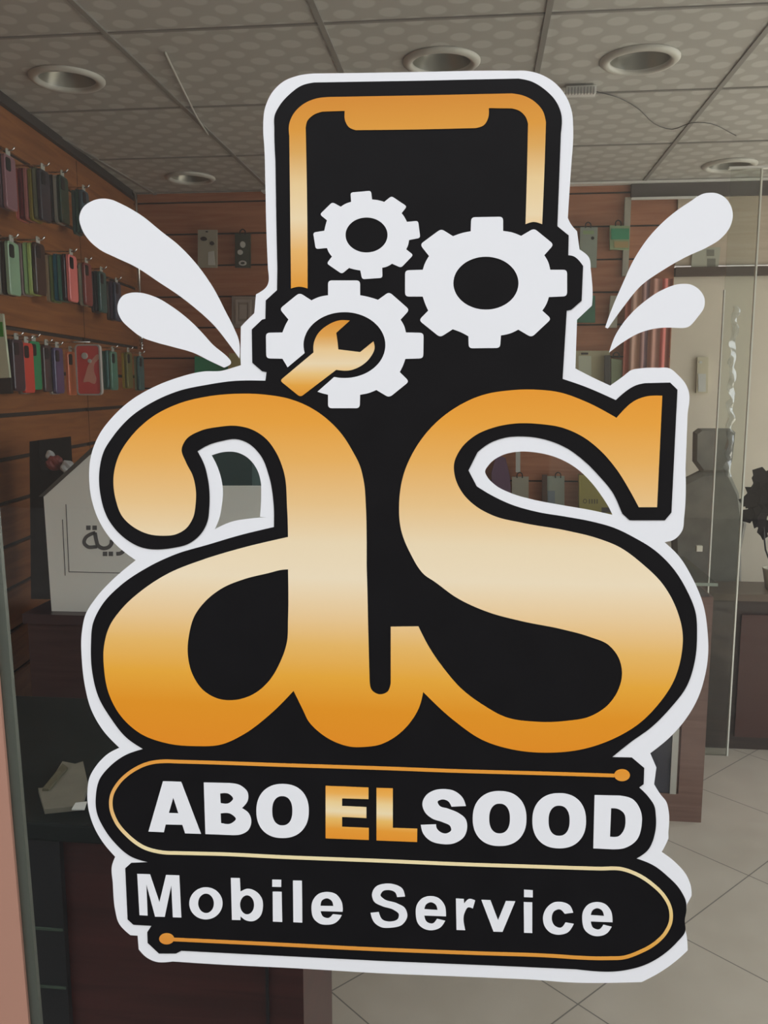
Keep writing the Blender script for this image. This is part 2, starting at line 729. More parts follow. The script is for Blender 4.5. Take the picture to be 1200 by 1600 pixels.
# dark edge strip between slat wall and ceiling
bm = bmesh.new()
mtx = Matrix(((LWD.x, LWN.x, 0, LW0.x), (LWD.y, LWN.y, 0, LW0.y), (0, 0, 1, 0), (0, 0, 0, 1)))
add_box(bm, (-1.9, 0.0, ZC - .035), (1.47, .018, ZC - .001), mtx)
t5 = link('trim_5', bm_mesh(bm, 'edge_strip'), mat('dark_edge_strip', (.035, .028, .024, 1), .6))
tag(t5, kind='structure')
# light upright trim on the back wall
p = onY(980, 320, YB)
t6 = box('trim_6', (p.x - .014, YB - .022, onY(980, 432, YB).z), (p.x + .014, YB, ZC - .07), mat('pale_upright', (.42, .40, .33, 1), .5))
tag(t6, kind='structure')

# ------------------------------------------------------------------ storefront window, frame, street
wn = box('window_1', (-2.2, GY, 0.0), (XR, GY + .001, ZC), M_GLASS)
tag(wn, kind='structure')
M_PINK = mat('pinkish_frame', (.40, .21, .15, 1), .5, .0)
M_GRN = mat('grey_green_frame', (.115, .122, .10, 1), .5, .0)


def frame_strip(name, xt0, xb0, xt1, xb1, y0, y1, Y, th, m):
    me = flat_mesh(name, [[(xt0, y0), (xt1, y0), (xb1, y1), (xb0, y1)]], Y, th)
    return link(name, me, m, wn)


frame_strip('window_frame', -220, -60, -76, 66.5, -50, 1640, GY + .008, .006, M_GRN)
frame_strip('window_frame_cover', -240, -140, -101, 48.5, -50, 1640, GY, .004, M_PINK)

sg = box('street_ground', (-14, -9, -.12), (14, .84, -.02), mat('asphalt', (.035, .033, .032, 1), .9, noise=(4, .2)))
tag(sg, kind='structure')
cg = box('added_bounce_ground', (XR + .03, .84, -.12), (14, 14, -.02), mat('pale_bounce_paving', (.50, .47, .42, 1), .9, noise=(4, .1)))  # unseen pale ground added to bounce light onto the ceiling
tag(cg, kind='structure')
ow = box('unseen_opposite_wall', (-14, -9.3, -.12), (.9, -9.0, 7.8), mat('dark_reflected_wall', (.055, .05, .047, 1), .9))  # unseen; made dark and tall so the glass reflects little light
tag(ow, kind='structure')
ow = box('added_veil_wall', (.9, -9.35, -.12), (14, -9.0, 7.8), mat('pale_veil_wall', (.115, .108, .095, 1), .9))  # unseen paler stretch added to cast a faint veil on the glass
tag(ow, kind='structure')
us = box('added_shade_storey', (-14, .88, ZC + .2), (XR + .03, YB + .5, 8.0), mat('unseen_wall_plaster', (.4, .37, .33, 1), .9))  # unseen storey added to keep the sun off the street in front
tag(us, kind='structure')
nb = box('wall_neighbour', (-14, .88, -.1), (-2.25, YB + .5, ZC + .2), mat('unseen_wall_plaster', (.4, .37, .33, 1), .9))
tag(nb, kind='structure')

# ================================================================== THE STICKER
L1, L2, L3, TH = GY - .0001, GY - .0006, GY - .0011, .0004
A1 = (400, 100, 4.6154)
A2 = (650, 100, 4.6154)
A3 = (480, 280, 6.0)
A4 = (620, 320, 3.871)
A5 = (360, 420, 3.75)
A6 = (120, 560, 3.5294)
A7 = (120, 840, 3.5294)
A8 = (420, 560, 4.2857)
B1 = (420, 840, 4.0)
B2 = (600, 570, 2.449)
B3 = (640, 840, 2.449)
B4 = (120, 1150, 3.5294)
B5 = (440, 1180, 4.0)
B6 = (720, 1160, 3.3333)
B7 = (170, 1330, 3.0)
B8 = (560, 1340, 2.2642)
D5 = (880, 420, 6.0)
E8 = (940, 600, 4.573)
FF = (960, 1100, 7.5)
GG = (900, 1250, 4.0)
HH = (600, 1440, 3.0)
II = (0, 1260, 4.0)
JJ = (220, 290, 5.0)
KK = (700, 660, 4.0)
LL = (300, 660, 8.0)
MM = (0, 200, 5.0)
NN = (0, 430, 5.0)
OO = (870, 270, 3.63636)
DD = (240, 500, 7.5)

M_WHITE = mat('white_vinyl', vin(225, 225, 227), .42, spec=.25)
M_INK = mat('black_vinyl', (.0085, .0080, .0088, 1), .38, spec=.15, noise=(25, .08))

outer = (cr(A1, '75,1200 68,900 60,600 52,480 70,300 120,200 200,125 300,85 420,68c 700,65 1200,57c') +
         cr(A2, '400,49c 700,48 800,50 900,75 1000,135 1080,230 1125,350 1133,450 1122,700c 1108,900 1095,1110c') +
         cr(A4, '1050,112 1090,160c 1105,270c 1165,325 1172,380c 1182,590 1180,610c 1090,695c 1080,990c') +
         cr(D5, '300,1030 440,1095c 560,1010 640,950 740,932 880,928 1000,935 1070,990') +
         cr(E8, '600,0 620,45 615,200c 600,600c 590,950 575,1050 520,1110 450,1130c 560,1240 640,1370 730,1590') +
         cr(B3, '1140,360 1143,430 1130,530 1105,610 1060,690 1000,760') +
         cr(FF, '420,577c 492,745c 465,940c 540,1060 610,1150 635,1250 632,1500c') +
         cr(GG, '578,240c 555,290 535,325c 620,390 690,470 720,550 722,600c 692,655c 690,690 680,750 683,810c 690,840 698,940c 620,1010 520,1080 410,1138c') +
         cr(HH, '820,282 740,275 540,265 300,255 0,243') +
         cr(B7, '900,550 500,530 300,517c 210,515 180,500 140,460c') +
         cr(II, '860,808c 815,805c 740,725 720,650 705,480 700,370 720,315c 640,220 580,110 550,0') +
         cr(B4, '58,320 70,230 110,160 170,100 235,65c') +
         cr(A7, '150,1070 80,950 45,820 28,680 28,520 50,420 100,340 200,230 325,125c') +
         cr(A6, '200,1010 120,890 80,770 68,650 80,530 130,410 200,320 300,230 420,160 560,105 700,72 800,68 ') +
         cr(DD, '870,577c 1022,530c 1018,440c 1022,80c') +
         cr(A5, '70,330 140,260c 150,150c 215,100 220,0c'))
hole_a = cr(LL, '245,412c 400,370 560,375 680,430 770,520 830,630 860,750 865,900 850,1180c 915,1187c 700,1205 500,1240 285,1335c 340,1200 370,1050 385,850 360,690 310,540')
hole_s = cr(KK, '232,310 260,260 340,205 440,183 550,188 680,220 800,285 900,380 960,460 1010,540 1028,578c 900,550 700,515 520,480 400,445 300,395 245,340')
deco = link('window_decal', flat_mesh('window_decal', [smooth(outer), smooth(hole_a), smooth(hole_s)], L1, TH), M_WHITE)
tag(deco, 'big black, gold and white shop sticker with a phone and gears on the window glass', 'sticker')

ink = (cr(A1, '148,1200 140,700c 132,470 135,370 170,300 240,220 330,155 420,133c 600,130 1200,120c') +
       cr(A2, '400,112 740,105c 830,125 930,185 1010,270 1045,350 1045,500c 1030,900 1020,1160c') +
       cr(A4, '972,130c 1040,185c 1037,305c 1060,308 1127,370c 1118,580c 1055,635c 1028,640c 1003,1053c') +
       cr(B2, '760,80 887,135c 975,75 1000,70c 1095,68c 1123,95c 1100,565c 1075,595c 940,595c 912,570c') +
       cr(KK, '1085,560 1030,440 940,330 850,240 740,160 600,105 480,88 360,95 260,130 185,185c 128,300c 180,400c 280,460 400,515 560,560 740,590 900,620 1040,660') +
       cr(B3, '860,0 940,50 1010,120 1060,200 1095,290 1100,370 1090,480 1060,570 1000,650 920,730 850,780 775,840c') +
       cr(FF, '205,628c 350,750c 343,940c 290,978c 400,1090 470,1200 485,1300 478,1500') +
       cr(B6, '975,560 915,605c 1010,645') +
       cr(GG, '570,475 650,560 688,640 690,690 680,750 683,820 630,890 540,970 420,1035 300,1065 0,1058c') +
       cr(HH, '600,210 0,185c') +
       cr(B7, '340,467c 315,480c 235,480c 182,430c 180,380c 200,350c 115,345c 88,320c 77,80c 105,55c 185,52c') +
       cr(B4, '290,660 210,590 150,510 110,420 105,330 125,240 180,170 260,110 365,72c') +
       cr(A7, '270,1100 190,1000 120,880 85,740 78,590 90,470 140,370 240,265 380,170 550,90 720,40') +
       cr(A6, '900,975 1087,930c 1085,800 1060,650 1010,530 940,465 880,445 800,455 720,480 665,512c 700,580 725,680 730,830 720,900 690,960 620,1020 530,1045 350,1040 250,980 170,880 130,750 127,600 150,510 200,430 300,320 420,240 560,180 720,145 860,125 1040,123c') +
       cr(A5, '212,605c 185,600c 128,550c 125,355c 185,298c 205,293c 207,185c 273,125c 275,0c'))
link('black_print', flat_mesh('black_print', [smooth(ink)], L2, TH), M_INK, deco)

M_GOLD = zramp('gold_letter_print', [(600, 224, 146, 44), (660, 227, 157, 60), (720, 228, 172, 92), (790, 229, 192, 136), (850, 232, 212, 176), (905, 234, 216, 184), (960, 231, 199, 150), (1010, 228, 180, 100), (1060, 227, 164, 58), (1110, 222, 144, 36), (1170, 222, 138, 36)])
la = (cr(A6, '203,650 230,540 300,430 420,320 560,250 720,210 880,195 1040,200') +
      cr(A8, '150,275 280,330 400,415 490,510 560,620 610,720 635,820 650,1000 655,1200') +
      cr(B1, '612,200 615,300 622,600 630,900c 645,955 690,980 740,965 762,910c 762,557c 935,555c 965,965c 940,1060 880,1160 790,1245 690,1295 600,1308 520,1308 420,1280 320,1220 250,1150 210,1070 155,958c') +
      cr(A7, '1060,980 920,1085 800,1140 650,1150 500,1135 350,1080 240,980 180,870 150,720 150,600 180,490 250,390 360,290 500,200 700,120 900,60') +
      cr(A6, '1165,985c 1160,830 1140,620 1100,520 1040,440 960,390 880,372 780,378 680,400 600,450 578,500 600,570 640,650 655,720 655,800 640,880 600,940 540,972 480,978 400,970 320,935 250,870 215,780'))
la_hole = cr(A7, '1165,175c 1165,450 1158,580 1120,690 1060,790 980,860 880,895 790,892 700,845 640,760 612,650 618,540 650,430 710,350 800,280 920,230 1060,195 1130,178')
link('letter_a', flat_mesh('letter_a', [smooth(la), smooth(la_hole)], L3, TH), M_GOLD, deco)
ls = (cr(B2, '1065,118c 1045,545c 975,545c 940,480 890,400 830,330 760,275 680,240 600,227 500,225 420,240 350,270 295,320 268,380 272,430 300,490 350,540 420,578 530,605 700,635 820,665') +
      cr(B3, '800,35 890,100 970,180 1020,270 1045,370 1040,450 1010,550 950,640 880,710 790,765 660,810 530,823 400,812 280,775 170,700 52.04,590.8c 33.67,339.8c 75,420 130,500 200,580 280,640 370,688 480,705 600,702 690,685 760,640 800,580 813,520 800,460 760,410 690,380 580,350 430,320 300,285 180,230 90,165') +
      cr(B2, '160,808 100,720 65,630 58,530 75,420 120,320 190,230 280,160 380,115 480,98 580,95 670,105 770,140 890,203c 975,130 1000,122'))
link('letter_s', flat_mesh('letter_s', [smooth(ls)], L3, TH), M_GOLD, deco)

M_GOLDP = zramp('gold_phone_print', [(140, 205, 131, 44), (200, 214, 148, 58), (235, 214, 162, 88), (285, 226, 196, 144), (340, 230, 208, 168), (390, 226, 176, 104), (445, 220, 150, 56)])
ph = (cr(A1, '248,1200 240,520c 240,430 270,360 340,290 430,250 520,238c 1200,226c') +
      cr(A2, '690,212c 780,230 860,275 915,340 937,420c 925,800 910,1155c 850,1139 790,1155c 800,800 808,430c 790,380 750,340 690,320c 525,318c 520,390 490,440 430,462c 0,472') +
      cr(A1, '720,477c 670,455 645,415 640,338c 480,343c 410,370 370,410 358,460c 365,800') +
      cr(A5, '452,0 452,115c 405,105 355,115c'))
link('phone_outline', flat_mesh('phone_outline', [smooth(ph)], L3, TH), M_GOLDP, deco)

g1 = cr(A3, '412,212c 405,125r 598,108r 608,190c 670,198 722,213c 790,158r 935,255r 885,318c 915,360 935,400c 1040,390r 1060,550r 955,570c 945,620 928,657c 995,710r 880,830r 795,792c 750,818 703,830c 705,925r 515,938r 497,855c 440,845 392,832c 325,888r 183,790r 232,725c 205,690 185,645c 80,655r 55,500r 160,483c 170,440 185,385c 118,330r 235,215r 315,258c 360,230', 4)
link('gear_small', flat_mesh('gear_small', [smooth(g1), ell(A3, 556, 523, 197, 164)], L3, TH), M_WHITE, deco)
g2 = cr(A4, '447,160c 450,75r 643,72r 643,158c 700,168 752,188c 830,142r 950,240r 892,305c 915,345 928,393c 1030,393r 1030,553r 920,558c 905,600 880,640c 935,690r 815,802r 735,755c 685,778 630,790c 625,866r 435,868r 433,795c 385,770 338,753c 262,802r 133,698r 190,640c 172,600 157,555c 50,555r 50,396r 157,393c 172,350 195,310c 140,240r 268,145r 340,190c 390,172', 6)
link('gear_large', flat_mesh('gear_large', [smooth(g2), ell(A4, 539, 474, 197, 160)], L3, TH), M_WHITE, deco)
g3 = cr(A5, '305,527c 210,525r 208,375r 305,373c 320,335 340,297c 288,235r 405,140r 475,185c 520,165 572,155c 572,68r 760,68r 760,155c 810,165 865,182c 930,135r 1050,240r 997,298c 1018,335 1028,373c 1132,375r 1130,525r 1025,528c 1012,565 992,605c 1048,660r 930,755r 855,710c 810,728 760,738c 758,817r 572,817r 572,738c 540,730 510,720c', 6)
g3 = smooth(g3[:]) if False else g3
arc = ell(A5, 668, 447, 240, 193, 104.5, -194, 60)
g3l = smooth(g3 + [(x, y, 1) for x, y in arc] + cr(A5, '335,577c'))
link('gear_with_wrench', flat_mesh('gear_with_wrench', [g3l], L3, TH), M_WHITE, deco)
M_GOLDW = zramp('gold_wrench_print', [(500, 212, 140, 48), (525, 218, 158, 78), (548, 228, 196, 144), (568, 230, 208, 170), (585, 228, 188, 120), (602, 224, 160, 66), (622, 218, 142, 44)], px=500)
wrn = cr(A5, '700,303c 640,302 570,330 510,385 488,440 487,490c 290,655r 410,752r 620,592c 700,595 760,572 815,525 845,460 838,425c 760,488c 632,472c 628,430c 620,375c', 5)
link('wrench', flat_mesh('wrench', [smooth(wrn)], L3, TH), M_GOLDW, deco)

M_GOLDL = zramp('gold_line_print', [(1190, 222, 146, 50), (1250, 224, 164, 88), (1300, 226, 184, 120), (1345, 230, 214, 168), (1400, 226, 194, 124), (1450, 220, 160, 70), (1500, 214, 136, 54)])
line = (cr(B6, '800,173 400,161 0,150') + cr(B5, '600,81 0,62') + cr(B4, '640,144 560,142 480,140 400,150 310,190 230,260 192,330 188,390 215,470 280,550 370,615 470,642 560,646 640,648 800,652') +
        cr(B5, '0,637 600,660') + cr(B6, '0,635 400,648 720,658') + cr(GG, '290,433 380,465 480,530 550,600 590,680 592,760 560,830 490,900 400,950 300,985 200,990 0,985') +
        cr(B8, '700,349 400,338 0,322') + cr(B7, '800,438 300,414'))
lp = open_curve(line)
dots = [ell(B6, 840, 171, 41, 31), ell(B7, 271, 411, 35, 26)]
rb = ribbon(lp, 5.4)
link('border_line', flat_mesh('border_line', [rb], L3, TH), M_GOLDL, deco)
link('line_dot', flat_mesh('line_dot', [dots[0]], L3 - .0001, TH), M_GOLDL, deco)
link('line_dot', flat_mesh('line_dot', [dots[1]], L3 - .0001, TH), M_GOLDL, deco)

# words
abo = [smooth(cr(B4, '395,527c 475,250c 575,253c 685,540c 597,537c 582,490c 490,488c 480,531c')), smooth(cr(B4, '507,425c 532,340c 560,427c')),
       smooth(cr(B4, '700,257c 840,260c 905,275 942,312 943,355 910,398c 950,430 962,475 945,520 910,541 860,547c 709,541c')),
       smooth(cr(B4, '790,317c 840,320 862,345 840,370 793,371c')), smooth(cr(B4, '793,427c 850,430 877,457 850,483 795,481c')),
       ell((0, 0, 1), 441.5, 1267.3, 41, 42.2, e=2.25), ell((0, 0, 1), 441, 1267, 15.8, 23, e=2.3)]
link('word_abo', flat_mesh('word_abo', abo, L3, TH), M_WHITE, deco)
elw = [smooth(cr(B5, '275,192c 543,203c 543,275c 378,270c 378,318c 530,325c 530,393c 378,386c 378,448c 545,455c 545,530c 275,520c')),
       smooth(cr(B5, '593,205c 695,208c 695,455c 848,460c 847,543c 593,533c'))]
M_GOLDE = zramp('gold_word_print', [(1226, 230, 154, 50), (1242, 233, 172, 84), (1256, 234, 204, 144), (1270, 234, 214, 172), (1282, 230, 184, 100), (1298, 226, 152, 54), (1318, 224, 142, 44)])
link('word_el', flat_mesh('word_el', elw, L3, TH), M_GOLDE, deco)
sood = [smooth(cr(B5, '1152,318c 1130,265 1080,225 1020,213 950,222 900,255 880,300 895,355 940,395 1010,420 1055,445 1060,470 1030,490 990,480 968,455 965,433c 870,436c 885,490 930,535 1000,555 1080,550 1140,510 1160,450 1150,400 1110,365 1040,335 985,315 975,290 1000,277 1040,287 1062,322c')),
        ell(B6, 202, 397, 140, 143, e=2.25), ell(B6, 202, 397, 54, 78, e=2.3), ell(B6, 512.5, 408.5, 140, 143.5, e=2.25), ell(B6, 512, 408.5, 55, 79, e=2.3),
        smooth(cr(B6, '697,275c 830,278c 900,300 938,360 942,430 915,510 860,548 790,557c 690,552c')), smooth(cr(B6, '783,343c 820,347 850,370 858,415 848,460 825,488 777,492c'))]
link('word_sood', flat_mesh('word_sood', sood, L3, TH), M_WHITE, deco)
mob = [smooth(cr(B7, '133,107c 193,109c 237,240c 268,112c 330,114c 340,311c 300,310c 293,160c 262,308c 217,307c 176,155c 182,302c 144,300c')),
       ell(B7, 455, 245, 78, 75), ell(B7, 455.5, 245, 37, 46),
       smooth(cr(B7, '572,126c 614,127c 617,190c 650,177 690,190 718,225 722,265 710,305 680,327 645,325 617,305c 617,323c 577,322c')), ell(B7, 648, 252, 33, 45),
       smooth(cr(B7, '768,190c 810,191c 813,332c 769,330c')), smooth(cr(B7, '766,134c 808,135c 808,168c 766,167c')), smooth(cr(B7, '863,138c 905,139c 907,335c 865,333c')),
       smooth(cr(B7, '1096,284c 1092,240 1065,203 1020,192 980,203 955,235 950,275 960,315 990,340 1025,345 1060,337 1080,320 1092,300c 1050,296c 1030,314 1005,308 992,281c')), smooth(cr(B7, '992,257c 1000,230 1022,221 1045,233 1052,258c'))]
link('word_mobile', flat_mesh('word_mobile', mob, L3, TH), M_WHITE, deco)


def svc_e(dx, dy):
    o = smooth(cr((B8[0] + dx / B8[2], B8[1] + dy / B8[2], B8[2]), '310,208c 303,165 282,143 255,137 225,145 206,170 203,200 212,235 235,253 262,257 290,247 307,224c 278,217c 262,234 242,228 233,205c'))
    h = smooth(cr((B8[0] + dx / B8[2], B8[1] + dy / B8[2], B8[2]), '233,183c 240,165 257,158 273,166 280,186c'))
    return [o, h]


svc = [smooth(cr(B8, '165,138c 155,110 125,95 95,93 60,105 48,130 55,155 85,172 125,185 143,200 140,217 115,227 85,220 72,193c 43,196c 55,228 80,246 115,248 155,237 173,208 165,180 135,162 90,147 78,135 85,120 110,115 130,123 137,140c')),
       smooth(cr(B8, '345,145c 373,147c 374,163c 392,147 413,152c 405,180c 388,176 376,195 378,257c 347,256c')),
       smooth(cr(B8, '435,150c 467,151c 494,222c 522,154c 555,155c 510,263c 478,262c')), smooth(cr(B8, '585,158c 615,159c 615,267c 586,266c')), smooth(cr(B8, '586,114c 617,116c 617,141c 586,140c')),
       smooth(cr(B8, '760,195c 748,170 720,158 690,160 665,180 653,212 660,245 680,266 710,273 740,265 762,235c 733,230c 715,249 695,242 684,215 692,190 712,183 730,199c'))]
svc += svc_e(0, 0) + svc_e(589, 21)
link('word_service', flat_mesh('word_service', svc, L3, TH), M_WHITE, deco)

# four white splash drops, cut out and stuck on their own
drops = [
    (cr(MM, '620,690 650,620 720,570 790,552 870,560 935,587 1100,680') + cr(JJ, '150,350 300,470 440,620 560,790 660,980 730,1120 765,1210 770,1350c 690,1240 570,1090 440,970 300,860 150,760') + cr(MM, '1050,1080 900,1010 780,950 690,870 640,790'),
     'long white drop-shaped sticker under the ceiling lamps beside the phone cases'),
    (cr(NN, '918,270 925,210 960,160 1010,140 1070,135') + cr(JJ, '100,865 250,950 400,1070 550,1230 695,1400 650,1422c 540,1370 420,1310 250,1260 120,1225') + cr(NN, '1100,480 1020,420 950,350'),
     'white drop-shaped sticker overlapping the pink and mustard phone cases, below the longer drop'),
    (cr(OO, '290,885c 275,878c 310,780 370,640 440,490 520,370 620,265 740,175 850,115 910,117 960,145 990,190 1000,240 985,305 930,375 850,425 740,475 600,555 480,640 380,760'),
     'long white drop-shaped sticker in front of the pale boards and back rail'),
    (cr(OO, '297,1022c 330,930 400,825 500,730 600,665 700,632 760,635 810,665 838,710 838,760 800,820 740,878 700,882c 560,885 470,910 380,960'),
     'shorter white drop-shaped sticker in front of the red striped curtain'),
]
for pts, lab in drops:
    d = link('splash_sticker', flat_mesh('splash_sticker', [smooth(pts)], L1, TH), M_WHITE)
    tag(d, lab, 'sticker', 'white splash drops around the sticker')

# ================================================================== CEILING FITTINGS
M_DLW = mat('downlight_white', (.54, .53, .48, 1), .35)
M_DLR = mat('downlight_reflector', (.30, .29, .25, 1), .3, .6)
for (px, py, lab) in dl_spots:
    p = onZ(px, py, ZC)
    t = empty('ceiling_downlight', (p.x, p.y, ZC), lab, 'ceiling light', 'recessed ceiling downlights')
    T = Matrix.Translation((p.x, p.y, ZC))
    bm = bmesh.new()
    add_lathe(bm, [(.114, -.001), (.114, -.005), (.106, -.012), (.096, -.014), (.088, -.010), (.086, -.001)], 40, T)
    link('trim_ring', bm_mesh(bm, 'trim_ring', True), M_DLW, t)
    bm = bmesh.new()
    add_lathe(bm, [(.086, -.001), (.078, .03), (.062, .06), (.040, .078), (.002, .082)], 40, T)
    link('reflector', bm_mesh(bm, 'reflector', True), M_DLR, t)
    bm = bmesh.new()
    add_lathe(bm, [(.002, .040), (.020, .042), (.028, .052), (.026, .066), (.018, .080)], 24, T)
    link('bulb', bm_mesh(bm, 'bulb', True), mat('unlit_bulb', (.45, .43, .36, 1), .3), t)

# cable clip with drooping wire
p0, p1 = onZ(884, 142, ZC - .015), onZ(931, 140, ZC - .015)
cl = empty('cable_clip', p0, 'small white ribbed cable clip on the ceiling bar beside the sticker', 'cable clip')
bm = bmesh.new()
dx = p1 - p0
for k in range(1):
    add_box(bm, (p0.x, p0.y - .02, ZC - .03), (p1.x, p0.y + .02, ZC - .006), bev=.003)
link('housing', bm_mesh(bm, 'housing'), mat('white_plastic', (.75, .75, .73, 1), .4), cl)
bm = bmesh.new()
for k in range(9):
    x = p0.x + .006 + k * (p1.x - p0.x - .016) / 8
    add_box(bm, (x, p0.y - .024, ZC - .032), (x + .003, p0.y - .012, ZC - .012))
link('ribs', bm_mesh(bm, 'ribs'), mat('grey_plastic', (.3, .3, .3, 1), .5), cl)
wpts = [onZ(x, y, ZC - .012) for x, y in open_curve([(931, 143), (965, 152), (1000, 172), (1022, 193), (1050, 202), (1080, 192), (1110, 193), (1150, 212)], 8)]
wv = tube('ceiling_wire', wpts, .0016, mat('dark_wire', (.05, .05, .05, 1), .5), seg=6)
tag(wv, 'thin dark wire drooping along the ceiling from the white clip', 'wire')
wpts = [onZ(x, y, ZC - .01) for x, y in open_curve([(258, 82), (275, 118), (292, 152), (308, 184), (325, 210)], 8)]
wv = tube('ceiling_wire', wpts, .0035, mat('pale_wire', (.55, .55, .50, 1), .4), seg=6)
tag(wv, 'pale straight wire fixed under the ceiling tiles between two downlights', 'wire')

# chrome rod in the corner of the slat walls
pt, pb = onY(212, 306, 4.22), onY(219, 545, 4.22)
rd = empty('corner_rod', (pt.x, 4.22, pb.z), 'thin chrome rod hanging in the corner of the slat walls', 'rod')
bm = bmesh.new()
add_tube(bm, [(pt.x - .03, 4.24, pt.z + .03), (pt.x - .006, 4.225, pt.z + .006), (pt.x, 4.22, pt.z - .02), (pt.x, 4.22, pb.z + .03)], .008, 10)
link('rod', bm_mesh(bm, 'rod', True), M_CHROME, rd)
bm = bmesh.new()
Tm = Matrix.Translation((pt.x, 4.22, pb.z))
add_lathe(bm, [(.0, -.006), (.007, -.004), (.009, 0), (.006, .006), (.006, .012), (.010, .014), (.010, .022), (.006, .024), (.006, .032), (.0115, .034), (.0115, .09), (.008, .092)], 14, Tm)
link('finial', bm_mesh(bm, 'finial', True), M_CHROME, rd)

# ================================================================== PHONE CASES ON THE LEFT WALL
CW, CH, CT = .080, .163, .011


def rounded_rect(w_, h_, r, n=5):
    out = []
    for (cx, cy, a0) in ((w_ / 2 - r, h_ / 2 - r, 0), (-w_ / 2 + r, h_ / 2 - r, 90), (-w_ / 2 + r, -h_ / 2 + r, 180), (w_ / 2 - r, -h_ / 2 + r, 270)):
        for k in range(n + 1):
            t = math.radians(a0 + 90 * k / n)
            out.append((cx + r * math.cos(t), cy + r * math.sin(t)))
    return out


def prism(bm, outline, d0, d1, mtx, inset=0.0):
    n = len(outline)
    a = [bm.verts.new(mtx @ Vector((x, d0, z))) for x, z in outline]
    b = [bm.verts.new(mtx @ Vector((x, d1, z))) for x, z in outline]
    for k in range(n):
        bm.faces.new((a[k], a[(k + 1) % n], b[(k + 1) % n], b[k]))
    if inset:
        c_ = [bm.verts.new(mtx @ Vector((x * (1 - inset / CW * 2), d1 + (-.002 if d1 < d0 else .002), z * (1 - inset / CH * 2)))) for x, z in outline]
        for k in range(n):
            bm.faces.new((b[k], b[(k + 1) % n], c_[(k + 1) % n], c_[k]))
        bm.faces.new(c_)
    else:
        bm.faces.new(b)
    bm.faces.new(a[::-1])


ROW_NAMES = {1: 'top', 2: 'middle', 3: 'bottom'}
I4 = Matrix.Identity(4)


def case_proto():
    bm = bmesh.new()
    prism(bm, rounded_rect(CW, CH, .012), .0, -CT + .002, I4, inset=.003)
    body = bm_mesh(bm, 'phone_case')
    bm = bmesh.new()
    M2 = Matrix.Translation((-.018, 0, .052))
    prism(bm, rounded_rect(.034, .040, .009), -CT + .0005, -CT - .002, M2)
    ring = bm_mesh(bm, 'camera_ring')
    bm = bmesh.new()
    M2 = Matrix.Translation((0, 0, CH / 2 + .010))
    prism(bm, rounded_rect(.030, .022, .006), -.004, -.006, M2)
    tab = bm_mesh(bm, 'hang_tab')
    return body, ring, tab


BODY, RING, TAB = case_proto()
RING.materials.append(M_BLACK)
TAB.materials.append(mat('milky_hang_tab', (.42, .42, .38, 1), .4))
CASE_M = {}


def case_mat(c_):
    if c_ not in CASE_M:
        CASE_M[c_] = mat('case_plastic_%02d' % len(CASE_M), rgb(*c_), .28, coat=.2)
    return CASE_M[c_]


def case_at(mtx, colr, label, group, bands=(), full=True):
    o = bpy.data.objects.new('phone_case', BODY.copy())
    o.data.materials.append(case_mat(colr))
    o.matrix_world = mtx
    COL.objects.link(o)
    tag(o, label, 'phone case', group)
    if full:
        for nm, me in (('camera_ring', RING), ('hang_tab', TAB)):
            c_ = bpy.data.objects.new(nm, me)
            COL.objects.link(c_)
            c_.parent = o
    return o


def boost(c_, k):
    lin = [min(.85, s2l(v) * k) for v in c_]
    return tuple(255 * (1.055 * v ** (1 / 2.4) - .055 if v > .0031308 else v * 12.92) for v in lin)


# each stack: column of the outermost case's leading edge, row of its head, [(name, colour) from wall outwards]
stacks = {1: [
    (3, 238, [('mauve', (60, 45, 55)), ('pink patterned', (105, 75, 82))]),
    (59, 262, [('salmon pink', (150, 82, 76)), ('dark red', (80, 22, 32)), ('rose pink', (140, 90, 88)), ('olive yellow', (96, 84, 24)), ('sage grey', (80, 84, 66)), ('charcoal', (36, 36, 42))]),
    (90, 272, [('blackish purple', (45, 34, 50)), ('black', (26, 24, 28)), ('smoky clear', (112, 112, 106)), ('bottle green', (25, 44, 34))]),
    (125, 296, [('dark teal', (28, 52, 52)), ('sea green', (38, 64, 58)), ('slate teal', (44, 62, 70))])],
    2: [
    (9, 375, [('pale grey', (128, 130, 122)), ('black', (22, 22, 22)), ('pale green', (105, 127, 106))]),
    (51, 379, [('brown orange', (122, 86, 50)), ('red brown', (112, 60, 50)), ('mauve grey', (110, 96, 96)), ('light green', (126, 152, 106)), ('lime', (128, 142, 80)), ('dark brown', (45, 33, 29))]),
    (104, 397, [('beige', (120, 106, 86)), ('moss green', (84, 100, 60)), ('petrol blue', (22, 76, 92)), ('teal', (50, 92, 82)), ('dark plum', (36, 22, 28)), ('pink', (172, 92, 88))]),
    (129, 410, [('silver grey', (112, 112, 100)), ('dull red', (104, 52, 48))]),
    (153, 424, [('near-black', (32, 30, 32)), ('blue black', (36, 44, 50)), ('dark teal', (40, 66, 64))]),
    (177, 440, [('dark brown', (50, 36, 32)), ('dark purple', (52, 42, 58)), ('dark navy', (40, 46, 62))])],
    3: [
    (17, 530, [('black', (28, 24, 26)), ('dark purple', (48, 34, 40))]),
    (33, 536, [('spotted grey', (92, 82, 74)), ('bright red', (158, 52, 42))]),
    (45, 532, [('emerald green', (20, 105, 68))]),
    (65, 540, [('clear smoky', (56, 44, 42))]),
    (82, 544, [('silver clear', (128, 126, 122)), ('navy purple', (58, 52, 80))]),
    (103, 550, [('orange brown', (158, 84, 54))]),
    (171, 548, [('dark green', (36, 62, 54)), ('blue green', (46, 84, 82)), ('sage green', (66, 100, 86))]),
    (196, 550, [('mustard yellow', (122, 104, 38)), ('olive', (84, 82, 44))]),
    (215, 556, [('mossy clear', (84, 92, 72)), ('clear teal', (52, 80, 80))])]}
KB = 1.9
